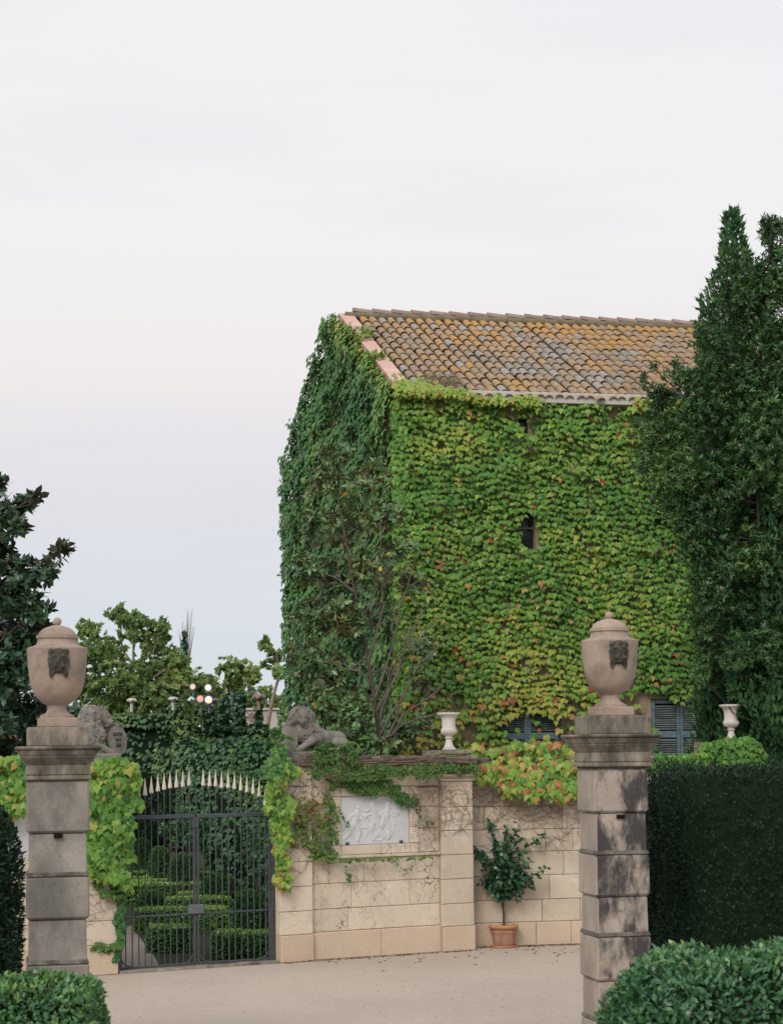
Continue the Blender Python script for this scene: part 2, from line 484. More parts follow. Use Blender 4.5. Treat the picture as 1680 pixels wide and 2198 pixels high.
M_PATH = ground_mat('garden_path', (.25, .215, .18), (.22, .19, .16), (.15, .13, .11))  # path colour darkened to include the shadow lying on it

def tile_mat():
    m, nt, b, out = newmat('barrel_tile'); q = NT(nt)
    P = q.n('ShaderNodeNewGeometry').outputs['Position']
    a = q.n('ShaderNodeAttribute', attribute_name='tint')
    c = q.ramp(a.outputs['Fac'], [(0, (.36, .34, .32)), (.25, (.27, .225, .185)), (.5, (.36, .255, .16)), (.75, (.41, .26, .125)), (1, (.47, .26, .075))])
    c = q.mix(q.mr(q.noise(P, 9, 6, .7), .48, .68, 0, .6), c, (.38, .36, .33))
    c = q.mix(q.mr(q.noise(P, 24, 5, .7), .52, .7, 0, .75), c, (.13, .105, .085))
    c = q.mix(q.mr(q.noise(P, 5, 5, .7), .56, .7, 0, .6), c, (.46, .26, .08))
    c = q.mix(q.mr(q.noise(P, 46, 3, .6), .66, .72, 0, .7), c, (.52, .50, .45))
    q.l(c, b.inputs['Base Color']); b.inputs['Roughness'].default_value = .92; b.inputs['Specular IOR Level'].default_value = .15
    q.bump(q.noise(P, 40, 6, .7), .5, .01, b)
    return m
M_TILE = tile_mat()

def emit_mat(name, c, s):
    m, nt, b, out = newmat(name)
    b.inputs['Base Color'].default_value = (.02, .02, .02, 1)
    b.inputs['Emission Color'].default_value = (*c, 1); b.inputs['Emission Strength'].default_value = s
    return m

# ------------------------------------------------------------------ leaves
def shape_ivy():
    h = [(.0, .06, 0), (.20, -.14, -.03), (.46, .0, -.05), (.60, .50, -.16), (.33, .50, .03), (.25, .74, -.03), (0, 1.08, -.22)]
    v = [(0, .42, .12)] + h + [(-x, y, z) for x, y, z in h[5:0:-1]]
    n = len(v) - 1
    return np.array(v), np.array([(0, 1 + i, 1 + (i + 1) % n) for i in range(n)])
def shape_ellip(w=.22, fold=.05, droop=.12):
    v = [(0, 0, 0), (w * .8, .28, fold), (w, .58, fold - droop * .4), (0, 1, -droop), (-w, .58, fold - droop * .4), (-w * .8, .28, fold), (0, .5, -droop * .15)]
    return np.array(v), np.array([(6, 0, 1), (6, 1, 2), (6, 2, 3), (6, 3, 4), (6, 4, 5), (6, 5, 0)])
def shape_small(w=.42):
    v = [(0, 0, 0), (w, .40, .08), (0, 1, -.08), (-w, .40, .08)]
    return np.array(v), np.array([(0, 1, 2), (0, 2, 3)])
def shape_spray():
    v = [(0, 0, 0), (.12, .3, .03), (.20, .62, -.02), (.06, .6, .02), (0, 1, 0), (-.07, .63, .02), (-.21, .58, -.02), (-.12, .28, .03)]
    return np.array(v), np.array([(0, 1, 3), (1, 2, 3), (0, 3, 5), (3, 4, 5), (0, 5, 7), (5, 6, 7)])
SH_IVY, SH_ELL, SH_BROAD, SH_SMALL, SH_SPRAY = shape_ivy(), shape_ellip(), shape_ellip(.33, .05, .16), shape_small(), shape_spray()

def leaves(name, pos, yd, nd, size, shape, tint, mat, parent, parts=0, score=None, origin=None):
    """leaf-shaped faces: up to PARTS of the nearest as leaves of their own, the rest as one mass"""
    pos = np.asarray(pos, float); n = len(pos)
    if n == 0: return
    sv, st = shape
    yd = unit(np.asarray(yd, float)); nd = np.asarray(nd, float)
    nd = unit(nd - (nd * yd).sum(1)[:, None] * yd)
    xd = np.cross(yd, nd)
    size = np.broadcast_to(np.asarray(size, float), (n,)); tint = np.clip(np.broadcast_to(np.asarray(tint, float), (n,)), 0, 1)
    sel = np.zeros(n, bool)
    if parts:
        if score is None: score = size
        sel[np.argsort(-score)[:parts]] = True
    k = ~sel
    if k.any():
        wob = rng.normal(1, .12, (k.sum(), 1, 3))
        L = sv[None] * wob * size[k][:, None, None]
        V = pos[k][:, None] + L[..., :1] * xd[k][:, None] + L[..., 1:2] * yd[k][:, None] + L[..., 2:3] * nd[k][:, None]
        F = (st[None] + (np.arange(k.sum()) * len(sv))[:, None, None]).reshape(-1, 3)
        me = mesh_np(name, V, F, mat, np.repeat(tint[k], len(sv)))
        tag(link(name, me, parent), kind='stuff')
    if sel.any():
        cache = {}
        for i in np.nonzero(sel)[0]:
            b = int(tint[i] * 15.99)
            if b not in cache:
                cache[b] = mesh_np('leaf', sv, st, mat, np.full(len(sv), (b + .5) / 16))
            o = bpy.data.objects.new('leaf', cache[b]); col.objects.link(o); o.parent = parent
            s = size[i]
            o.matrix_basis = Matrix(((xd[i][0] * s, yd[i][0] * s, nd[i][0] * s, pos[i][0]), (xd[i][1] * s, yd[i][1] * s, nd[i][1] * s, pos[i][1]),
                                     (xd[i][2] * s, yd[i][2] * s, nd[i][2] * s, pos[i][2]), (0, 0, 0, 1)))

def wall_leaves(sx, sz, off=.05, thick=.06, tilt=(.25, .7), spread=.45):
    """positions and frames of leaves hanging shingle-like on a wall face (local: x along, -y outwards)"""
    n = len(sx)
    t = rng.uniform(*tilt, n)
    y = -(off + rng.uniform(0, thick, n))
    pos = np.stack([sx, y, sz], 1)
    side = rng.normal(0, spread, n)
    nd = np.stack([rng.normal(0, .30, n), -np.cos(t), np.sin(t)], 1)
    yd = np.stack([side, -np.sin(t) * .6, -np.cos(t)], 1)
    return pos, yd, nd

def sphere_pts(n):
    d = rng.normal(size=(n, 3)); return unit(d)

def clump_leaves(clumps, per, k, size, phi=(.6, 1.2), inner=.5, up=.35, step=.6, tintf=None, jitter=.5):
    """sprigs of K leaves spread through ellipsoid clumps. Returns pos, ydir, ndir, tint"""
    P, Y, N, T = [], [], [], []
    for c, r in clumps:
        c = np.array(c, float); r = np.array(r, float) if hasattr(r, '__len__') else np.array([r] * 3, float)
        m = max(3, int(per * (r[0] * r[1] + r[1] * r[2] + r[0] * r[2]) / 3))
        d = sphere_pts(m)
        rad = inner + (1 - inner) * rng.uniform(0, 1, m) ** .6
        rad *= 1 + .22 * noise(d, 1.4, seed=float(c[0]))
        sp = c + d * r * rad[:, None]
        ax = unit(d * .75 + np.array([0, 0, up]) + rng.normal(0, jitter, (m, 3)))
        ref = unit(np.cross(ax, rng.normal(size=(m, 3)))); bi = np.cross(ax, ref)
        ct = rng.uniform(-.12, .12)
        for j in range(k):
            a = 2.4 * j + rng.uniform(-.4, .4, m)
            rd = ref * np.cos(a)[:, None] + bi * np.sin(a)[:, None]
            ph = rng.uniform(*phi, m)[:, None]
            P.append(sp + ax * (size * step * (j / max(k - 1, 1) - .5)))
            Y.append(ax * np.cos(ph) + rd * np.sin(ph) - np.array([0, 0, .12]))
            N.append(ax * np.sin(ph) - rd * np.cos(ph) + np.array([0, 0, .3]))
            T.append(np.clip(.42 + ct + .16 * rng.normal(size=m) + .12 * noise(sp, 2.0, 3), 0, .9))
    return np.concatenate(P), np.concatenate(Y), np.concatenate(N), np.concatenate(T)

def limbs(mb, start_pts, clumps, r0, r1, origin, twigs=5, sag=.15):
    sp = [Vector(p) for p in start_pts]
    for c, r in clumps:
        c = Vector(c)
        s = min(sp, key=lambda p: (p - c).length * random.uniform(.85, 1.25) + max(0, p.z + .25 * (p - c).xy.length - c.z) * 1.5)
        m = s.lerp(c, .5) + Vector((random.uniform(-.1, .1), random.uniform(-.1, .1), -sag)) * (c - s).length
        mb.tube([s - origin, s.lerp(m, .6) - origin, m - origin, c - origin], [r0, r0 * .8, r0 * .6, r1], 5)
        rr = r if hasattr(r, '__len__') else (r, r, r)
        for _ in range(twigs):
            d = sphere_pts(1)[0]
            e = c + Vector((d[0] * rr[0], d[1] * rr[1], abs(d[2]) * rr[2])) * .85
            st = m.lerp(c, random.uniform(.3, 1))
            mb.tube([st - origin, st.lerp(e, .5) + Vector((0, 0, -.04)) - origin, e - origin], [r1, r1 * .6, r1 * .3], 4)

exec_after = []
# ------------------------------------------------------------------ the ground
def sheet(name, pts, z, mat, kind='structure'):
    me = bpy.data.meshes.new(name)
    me.from_pydata([(p[0], p[1], z) for p in pts], [], [tuple(range(len(pts)))])
    me.update(); me.materials.append(mat)
    return tag(link(name, me), kind=kind)

WQ = px(597, 2062, 26.8)
WALL = Plane((WQ.x, WQ.y), R(27))            # garden wall: relief panel, gate and the stretch left of the gate
s_rec = WALL.s(1013)
RO = px(1013, 1800, 28.62); RO.z = 0
REC = Plane((RO.x, RO.y), R(11))             # plainer wall behind the potted tree
gl = WALL.at(-40); gr = REC.at(40)
sheet('courtyard_ground', [(-60, -20), (60, -20), (gr.x, gr.y + .2), (RO.x, RO.y + .2), (gl.x, gl.y + .2)], 0.0, M_GRAVEL)
GZ = -.14
sheet('garden_ground', [(-900, -60), (900, -60), (900, 1500), (-900, 1500)], GZ, M_EARTH)

# ------------------------------------------------------------------ farmhouse
C = px(862, 1500, 34.0); C.z = 0
REAR = px(634, 1500, 42.4); REAR.z = 0
TH_H = R(11)
FAC = Plane((C.x, C.y), TH_H)
gv = (REAR - C); GL = gv.length; gdir = gv.normalized()
GAB = Plane((REAR.x, REAR.y), math.atan2(-gdir.y, -gdir.x))
ZE = FAC.z(1000, 843)
APX = C + gdir * (GL * .5)
rr = ray(728, 679); ZR = (EYE + rr * (APX.y)).z
fdir = FAC.d
HL = 11.5
house = thing('farmhouse', 'old two storey farmhouse with lichened barrel tile roof, its walls hidden under climbing ivy', 'house', C)
def V3(v): return (v.x, v.y, v.z)
w1 = (FAC.s(1064, 1560), FAC.s(1202, 1560), FAC.z(1133, 1640), FAC.z(1133, 1488))
w2 = (FAC.s(1397, 1560), FAC.s(1522, 1560), FAC.z(1460, 1640), FAC.z(1460, 1500))
w3 = (FAC.s(1098, 1140), FAC.s(1148, 1140), FAC.z(1122, 1180), FAC.z(1122, 1096))
w4 = (FAC.s(1112, 910), FAC.s(1132, 910), FAC.z(1122, 936), FAC.z(1122, 886))
OPEN = [w1, w2, w3, w4]
hw = MB()
ss = sorted(set([0, HL] + [a for w in OPEN for a in w[:2]])); zz = sorted(set([GZ, ZE] + [a for w in OPEN for a in w[2:]]))
f2 = fdir; nin = -FAC.n
def fp(s, z, y=0): return (f2.x * s + nin.x * y, f2.y * s + nin.y * y, z)
for i in range(len(ss) - 1):
    for j in range(len(zz) - 1):
        cs, cz = (ss[i] + ss[i + 1]) / 2, (zz[j] + zz[j + 1]) / 2
        if any(w[0] < cs < w[1] and w[2] < cz < w[3] for w in OPEN): continue
        hw.add([fp(ss[i], zz[j]), fp(ss[i + 1], zz[j]), fp(ss[i + 1], zz[j + 1]), fp(ss[i], zz[j + 1])], [(0, 1, 2, 3)])
for a, b, c, d in OPEN:
    q = [(a, c), (b, c), (b, d), (a, d)]
    for i in range(4):
        (s0, z0), (s1, z1) = q[i], q[(i + 1) % 4]
        hw.add([fp(s0, z0), fp(s1, z1), fp(s1, z1, .3), fp(s0, z0, .3)], [(0, 3, 2, 1)])
g3 = gdir * GL; e3 = fdir * HL
p0 = Vector((0, 0, 0))
hw.add([(p0.x, p0.y, GZ), (p0.x, p0.y, ZE), (gdir.x * GL / 2, gdir.y * GL / 2, ZR - .06), (g3.x, g3.y, ZE), (g3.x, g3.y, GZ)], [(0, 1, 2, 3, 4)])
q = [e3, e3 + gdir * GL / 2, e3 + g3]
hw.add([(e3.x, e3.y, GZ), (e3.x, e3.y, ZE), (q[1].x, q[1].y, ZR - .06), (q[2].x, q[2].y, ZE), (q[2].x, q[2].y, GZ)], [(4, 3, 2, 1, 0)])
hw.add([(g3.x, g3.y, GZ), (q[2].x, q[2].y, GZ), (q[2].x, q[2].y, ZE), (g3.x, g3.y, ZE)], [(3, 2, 1, 0)])
hw.build('wall', M_HOUSE, house)

# roof: frame of the front slope
RO_ = Vector((gdir.x * GL / 2, gdir.y * GL / 2, ZR))
e1 = fdir.copy(); e2 = Vector((0, 0, ZE)) - RO_; SL = e2.length; e2.normalize()
nn = e2.cross(e1); nn = -nn if nn.z < 0 else nn; nn.normalize()
def rp(s, t, h=0.0): return RO_ + e1 * s + e2 * t + nn * h
roof = MB()
ov = .12
roof.add([V3(rp(0, 0, -.05)), V3(rp(HL, 0, -.05)), V3(rp(HL, SL + ov, -.05)), V3(rp(0, SL + ov, -.05)),
          V3(rp(0, 0, -.13)), V3(rp(HL, 0, -.13)), V3(rp(HL, SL + ov, -.13)), V3(rp(0, SL + ov, -.13))],
         [(0, 3, 2, 1), (4, 5, 6, 7), (0, 4, 7, 3), (1, 2, 6, 5), (2, 3, 7, 6)])
bk = Vector((g3.x, g3.y, ZE)); bk1 = bk + e3
roof.add([V3(rp(0, 0, -.02)), V3(rp(HL, 0, -.02)), V3(bk1), V3(bk)], [(0, 1, 2, 3)])
roof = roof.build('roof', M_MOSS, house)
# barrel tiles
def tile_mesh(t, L=.46, r0=.088, r1=.072, th=.014):
    m = MB(); n = 7; v = []
    for y, r, z in ((0, r1, 0.0), (L, r0, .022)):
        for k in range(n):
            a = PI * k / (n - 1)
            v.append((math.cos(a) * r, y, math.sin(a) * r * .82 + z))
        for k in range(n):
            a = PI * k / (n - 1)
            v.append((math.cos(a) * (r - th), y, math.sin(a) * (r - th) * .82 + z))
    f = []
    for k in range(n - 1):
        f += [(k, k + 1, 2 * n + k + 1, 2 * n + k), (n + k + 1, n + k, 3 * n + k, 3 * n + k + 1), (2 * n + k, 2 * n + k + 1, 3 * n + k + 1, 3 * n + k)]
    m.add(v, f)
    return m.mesh('roof_tile', M_TILE, 50, t)
TILES = [[tile_mesh((k + .5) / 10) for k in range(10)][k] for k in range(10)]
pitch, expo = .203, .372
rows = int((SL + ov - .12) / expo) + 1
Mr = Matrix((e1, e2, nn)).transposed().to_4x4()
ncol = int((HL - .5) / pitch)
tv, tf, tt, nb = [], [], [], 0
tp = np.array([v.co[:] for v in TILES[0].vertices]); tfc = np.array([p.vertices[:] for p in TILES[0].polygons])
count = 0
roofstart = .36
for c in range(ncol):
    cj = random.uniform(-.02, .02)
    for r in range(rows):
        s = roofstart + pitch * (c + .5) + cj + random.uniform(-.008, .008)
        t = .12 + r * expo + random.uniform(-.02, .02) + cj
        if t > SL + ov - .2: t = SL + ov - .30
        tint = np.clip(.74 - .42 * (t / SL) + .22 * float(noise([[s, t, 0]], 1.1, 4)[0]) + random.gauss(0, .14), .02, .98)
        if random.random() < .08: tint = random.uniform(0, .15)
        rot = Matrix.Rotation(random.gauss(0, .02), 4, 'Z') @ Matrix.Rotation(random.gauss(0, .012), 4, 'X')
        M = Matrix.Translation(rp(s, t, random.uniform(-.004, .012))) @ Mr @ rot
        if c < 23 and count < 300:
            o = bpy.data.objects.new('roof_tile', TILES[int(tint * 9.99)]); col.objects.link(o); o.parent = roof; o.matrix_basis = M; count += 1
        else:
            v = tp @ np.array(M.to_3x3()).T + np.array(M.translation)
            tv.append(v); tf.append(tfc + nb); nb += len(v); tt.append(np.full(len(v), tint))
tag(link('tiles_beyond', mesh_np('tiles_beyond', np.concatenate(tv), np.concatenate(tf), M_TILE, np.concatenate(tt)), roof), kind='stuff')
chan = MB()                                                    # hollow channel tiles between the barrels
for c in range(ncol + 1):
    s = roofstart + pitch * c
    for a in range(5):
        x0, x1 = -.1 + .04 * a, -.1 + .04 * (a + 1)
        h = lambda x: -.045 + 4.0 * x * x
        chan.add([V3(rp(s + x0, .1, h(x0))), V3(rp(s + x1, .1, h(x1))), V3(rp(s + x1, SL + ov - .02, h(x1))), V3(rp(s + x0, SL + ov - .02, h(x0)))], [(0, 3, 2, 1)])
chan.build('channel_tiles', M_MOSS, roof)
mort = MB(); pts = [rp(.1 + k * .1, .1 + .03 * math.sin(k * 1.7) + random.uniform(-.015, .015), .05) for k in range(int((HL - .2) / .1))]
mort.tube([V3(p) for p in pts], .085, 6); mort.build('ridge_mortar', M_MOSS, roof, smooth=60)
rt = MB(); L = .48                                            # ridge tiles, each lapping the next
v = []; f = []
for y, r, z in ((0, .115, .035), (L, .10, 0)):
    for k in range(7):
        a = PI * (k - .2) / 5.6; v.append((y, math.cos(a) * r, math.sin(a) * r * .8 + z))
for k in range(6): f.append((k, k + 7, k + 8, k + 1))
f.append((0, 1, 2, 3, 4, 5, 6)); rt.add(v, f); rtm = rt.mesh('ridge_tile', M_RIDGE, 40)
for k in range(int(HL / .42)):
    o = link('ridge_tile', rtm, roof, V3(RO_ + e1 * (.30 + k * .42) + Vector((0, 0, .075 + random.uniform(-.004, .004)))), TH_H)
vg = MB().box(0, .30, 0, .222, -.02, .02).box(0, .025, .002, .220, -.12, -.0202).mesh('verge_tile', M_PINK)
nv = int((SL + ov) / .225)
for k in range(nv):
    M = Matrix.Translation(rp(-.02, .02 + k * .225, .055 + random.uniform(0, .002))) @ Mr
    o = bpy.data.objects.new('verge_tile', vg); col.objects.link(o); o.parent = roof; o.matrix_basis = M
em = MB(); em.add([V3(rp(.36, SL + .02, -.06)), V3(rp(HL, SL + .02, -.06)), V3(rp(HL, SL + ov - .035, -.06)), V3(rp(.36, SL + ov - .035, -.06)), V3(rp(.36, SL + .02, .045)), V3(rp(HL, SL + .02, .045)), V3(rp(HL, SL + ov - .035, .045)), V3(rp(.36, SL + ov - .035, .045))], [(0, 1, 2, 3), (4, 7, 6, 5), (3, 2, 6, 7), (0, 4, 5, 1), (0, 3, 7, 4), (1, 5, 6, 2)])
em.build('eave_shade_fill', M_MOSS, roof)  # dark strip added so the tile ends look like shaded hollows
dw = MB()                                                      # dry weeds in the valley of the eave corner
for _ in range(170):
    b = rp(random.uniform(.6, 1.25), SL - random.uniform(-.05, .45), .06)
    e = b + Vector((random.uniform(-.16, .16), random.uniform(-.1, .05), random.uniform(.12, .34)))
    dw.tube([V3(b), V3(b.lerp(e, .5) + Vector((random.uniform(-.03, .03), 0, .02))), V3(e)], [.004, .003, .001], 3)
for s_ in (4.6, 4.75, 4.9, 2.9, 3.0):
    for _ in range(7):
        b = rp(s_ + random.uniform(-.1, .1), SL - random.uniform(.0, .3), .08); e = b + Vector((random.uniform(-.15, .1), 0, random.uniform(.1, .3)))
        dw.tube([V3(b), V3(e)], [.003, .001], 3)
tag(dw.build('roof_weed', plain_mat('dry_weed', (.20, .17, .10), (.27, .22, .13), 20, .9, .1, bump=0), house), kind='stuff')
se0 = FAC.s(960, 850)
ev = MB().stone(se0, HL, -.235, .12, ZE - .20, ZE + .004, .01); ev.build('eave_band', M_CEMENT, house, (0, 0, 0), TH_H)

# windows with louvred shutters
def shutters(w, zmid, dark_lower):
    a, b, c, d = w
    win = link('window', MB().box(a + .01, b - .01, .24, .27, c + .01, d - .01).mesh('window', M_DARKIN), house, (0, 0, 0), TH_H)
    fr = MB(); t = .075; mid = (a + b) / 2
    for x0, x1 in ((a + .012, a + .012 + t), (mid - .06, mid - .004), (mid + .004, mid + .06), (b - .012 - t, b - .012)): fr.stone(x0, x1, .03, .075, c + .012, d - .012, .006)
    for x0, x1 in ((a + .09, mid - .062), (mid + .062, b - .09)):
        for z0, z1 in ((c + .012, c + .09), (zmid - .065, zmid + .065), (d - .09, d - .012)): fr.stone(x0, x1, .034, .07, z0, z1, .006)
    fr.build('shutter_frame', M_SHUT, win)
    for x0, x1 in ((a + .088, mid - .060), (mid + .060, b - .088)):
        sm = MB(); L = x1 - x0
        sm.add([(0, -.022, -.012), (L, -.022, -.012), (L, .022, .016), (0, .022, .016), (0, -.022, -.004), (L, -.022, -.004), (L, .022, .024), (0, .022, .024)],
               [(0, 1, 5, 4), (4, 5, 6, 7), (3, 2, 1, 0), (2, 3, 7, 6), (0, 4, 7, 3), (1, 2, 6, 5)])
        me = sm.mesh('slat', M_SLAT)
        z = c + .12
        while z < d - .11:
            if not (zmid - .09 < z < zmid + .07):
                o = link('slat', me, win, (x0, .055, z)); o.rotation_euler = (random.gauss(0, .05), random.gauss(0, .004), 0)
            z += .043
    st = MB().stone(a - .08, b + .08, -.04, .3, c - .09, c - .002, .01); st.build('sill', M_CEMENT, win)
shutters(w1, FAC.z(1133, 1580), True)
shutters(w2, FAC.z(1460, 1576), False)
for w, nm in ((w3, 1), (w4, 0)):
    a, b, c, d = w
    win = link('window', MB().box(a + .005, b - .005, .16, .19, c + .005, d - .005).mesh('window', M_GLASS), house, (0, 0, 0), TH_H)
    if nm:
        zb = FAC.z(1122, 1132)
        MB().stone(a + .004, b - .004, .12, .15, zb - .016, zb + .016, .004).build('glazing_bar', plain_mat('weathered_wood', (.34, .29, .2), (.25, .21, .15), 12), win)
        MB().stone(a + .02, b + .02, -.03, .25, c - .05, c - .002, .006).build('sill', M_COPE, win)

# ---- ivy on the facade
def s2x(s): return 850 + (s / (FAC.s(1500, 1200) - FAC.s(850, 1200))) * 650.0
zt, zb_ = FAC.z(1130, 846), FAC.z(1130, 1690)
def z2y(z): return 846 + (zt - z) / (zt - zb_) * 844.0
smax = HL - .1
def grid(s0, s1, z0, z1, ds, dz, jit=.4):
    n1, n2 = int((s1 - s0) / ds), int((z1 - z0) / dz)
    S, Z = np.meshgrid(np.arange(n1), np.arange(n2)); S = S + .5 * (Z % 2)
    S = s0 + (S.ravel() + rng.uniform(-jit, jit, n1 * n2)) * ds
    wave = .035 * np.sin(S * 5.1) + .03 * np.sin(S * 2.3 + 1)
    Z = z0 + (Z.ravel() + rng.uniform(-jit, jit, n1 * n2)) * dz + wave
    return S, Z
def facade_density(x, y):
    w = .028 * np.stack([x, y * 1.0, x * 0], 1)
    nz = noise(w, 1.0, 2)
    edge = y + nz * 26
    d = np.ones_like(x)
    low = edge > 1498
    d[low] = .05
    d[low & (x < 935)] = .55
    d[low & (x >= 925) & (x < 1062)] = np.where(nz[low & (x >= 925) & (x < 1062)] > -.6, .72, .15)
    m = low & (x >= 1062) & (x < 1206)
    d[m] = np.where(y[m] < 1540, .55, np.where(y[m] < 1588, .09, .55))
    d[low & (x >= 1206) & (x < 1250)] = .24
    d[low & (x > 1380) & (y < 1540)] = .10
    d[(y > 1515) & (x > 1390) & (x < 1530)] = .012
    d[(x > 1500) & (y > 1340)] *= .45
    d[(np.abs(x - 1119) < 19.5) & (y > 1104 + 16 * np.abs(x - 1119) / 22) & (y < 1180)] = 0
    d[(np.abs(x - 1122) < 9) & (np.abs(y - 912) < 24)] = .05
    for hx, hy, hr in ((1082, 885, 16), (1100, 905, 14), (1000, 905, 12), (1300, 880, 16), (1255, 890, 10), (945, 1040, 11), (962, 1100, 12), (1118, 965, 10), (1098, 1418, 14), (1168, 1390, 16), (1060, 1345, 10), (1145, 1440, 14), (968, 1510, 30)):
        d[(np.abs(x - hx) / hr) ** 2 + (np.abs(y - hy) / (hr * .7)) ** 2 < 1] *= .22
    return d, nz
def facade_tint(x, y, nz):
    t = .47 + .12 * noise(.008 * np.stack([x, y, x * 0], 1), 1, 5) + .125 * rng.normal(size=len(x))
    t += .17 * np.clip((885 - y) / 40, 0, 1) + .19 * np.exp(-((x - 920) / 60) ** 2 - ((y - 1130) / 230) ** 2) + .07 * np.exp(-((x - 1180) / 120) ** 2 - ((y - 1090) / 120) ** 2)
    t -= .13 * np.clip((x - 1330) / 140, 0, 1)  # darker tint to the right: shade of the bay tree put into leaf colour
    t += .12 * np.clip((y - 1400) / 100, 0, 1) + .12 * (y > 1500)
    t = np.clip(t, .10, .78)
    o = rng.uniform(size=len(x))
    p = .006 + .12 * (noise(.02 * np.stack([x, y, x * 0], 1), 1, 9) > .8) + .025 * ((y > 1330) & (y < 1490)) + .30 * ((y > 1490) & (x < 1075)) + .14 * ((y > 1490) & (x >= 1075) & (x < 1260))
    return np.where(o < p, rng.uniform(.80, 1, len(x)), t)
ivyf = thing('boston_ivy', 'bright yellow-green ivy covering the sunlit front wall of the farmhouse', 'ivy', C, TH_H)
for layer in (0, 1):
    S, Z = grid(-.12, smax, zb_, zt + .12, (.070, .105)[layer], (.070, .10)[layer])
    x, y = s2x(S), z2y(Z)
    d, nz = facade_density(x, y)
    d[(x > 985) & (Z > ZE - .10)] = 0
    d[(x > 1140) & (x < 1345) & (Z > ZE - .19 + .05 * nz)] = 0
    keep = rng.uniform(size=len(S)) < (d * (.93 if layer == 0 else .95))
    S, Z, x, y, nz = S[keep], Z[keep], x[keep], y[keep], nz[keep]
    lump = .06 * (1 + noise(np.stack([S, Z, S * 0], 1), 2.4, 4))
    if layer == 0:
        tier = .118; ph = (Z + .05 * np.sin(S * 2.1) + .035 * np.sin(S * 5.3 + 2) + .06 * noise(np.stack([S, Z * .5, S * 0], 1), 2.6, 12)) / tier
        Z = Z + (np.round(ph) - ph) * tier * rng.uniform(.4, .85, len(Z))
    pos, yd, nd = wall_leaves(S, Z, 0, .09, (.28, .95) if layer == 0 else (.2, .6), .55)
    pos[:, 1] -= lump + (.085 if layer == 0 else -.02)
    t = facade_tint(x, y, nz) - (.0 if layer == 0 else .33)  # inner layer tinted darker, painting the shade in the gaps between leaves
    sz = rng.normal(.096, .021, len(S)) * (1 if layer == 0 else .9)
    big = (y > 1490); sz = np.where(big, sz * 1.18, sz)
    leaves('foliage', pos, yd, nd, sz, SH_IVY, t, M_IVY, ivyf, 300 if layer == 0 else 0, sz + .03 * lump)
# crest of leaves lapping over the eave and the corner of the roof
S = np.concatenate([rng.uniform(-.1, 1.35, 420), rng.uniform(1.2, FAC.s(1130, 860), 150), rng.uniform(FAC.s(1350, 860), FAC.s(1570, 860), 190), rng.normal(FAC.s(1122, 850), .12, 90), rng.normal(FAC.s(1385, 860), .16, 110)])
Z = ZE - .13 + np.where(S < 1.35, np.abs(rng.normal(0, .16, len(S))) * np.clip(1.4 - S, .3, 1) * 1.0, -.06 + rng.normal(.0, .05, len(S)))
pos, yd, nd = wall_leaves(S, Z, .27, .12, (.5, 1.2), .6)
pos[:, 1] += np.where((S < 1.3) & (Z > ZE), (Z - ZE) * 1.5, 0)
leaves('foliage', pos, yd, nd, rng.normal(.10, .015, len(S)), SH_IVY, np.clip(rng.normal(.72, .08, len(S)), .5, .9), M_IVY, ivyf)
# leaves turning the corner between the front and the gable
nC = 1500; Z = rng.uniform(FAC.z(870, 1600), ZE - .02, nC); S = rng.uniform(-.13, .10, nC)
pos, yd, nd = wall_leaves(S, Z, 0, .10, (.3, .9), .5); pos[:, 1] = np.where(S < 0, rng.uniform(-.20, .25, nC), -rng.uniform(.1, .2, nC)); nd[:, 0] -= np.where(S < 0, .7, .2)
leaves('foliage', pos, yd, nd, rng.normal(.105, .017, nC), SH_IVY, np.clip(rng.normal(.44, .13, nC), .05, .75), M_IVY, ivyf)
# bare stems on the wall below the leaves
def stems(mb, s0, s1, z0, z1, n, plane_y=-.012, r=.005, seg=14, dirn=None):
    for _ in range(n):
        s, z = random.uniform(s0, s1), random.uniform(z0, z1)
        a = random.uniform(0, 2 * PI) if dirn is None else random.gauss(dirn, .5)
        pts = []
        for k in range(random.randint(5, seg)):
            pts.append((s, plane_y - random.uniform(0, .012), z))
            a += random.gauss(0, .30)
            s += math.cos(a) * .06; z += math.sin(a) * .06
            if not (s0 - .1 < s < s1 + .1 and z0 - .05 < z < z1 + .05): break
        if len(pts) > 2: mb.tube(pts, [r * random.choice((.35, .5, .5, .9)) * (1 - .6 * i / len(pts)) for i in range(len(pts))], 3)
st = MB(); stems(st, FAC.s(930), FAC.s(1062), FAC.z(1000, 1680), FAC.z(1000, 1480), 150); stems(st, w1[1], w1[1] + .45, FAC.z(1210, 1660), FAC.z(1210, 1480), 70)
stems(st, w2[1], w2[1] + 1.2, FAC.z(1540, 1640), FAC.z(1540, 1380), 60); stems(st, w1[0] + .05, w1[1] - .05, w1[2], w1[3], 22, -.02)
st.build('stem', M_VINE, ivyf)['kind'] = 'stuff'

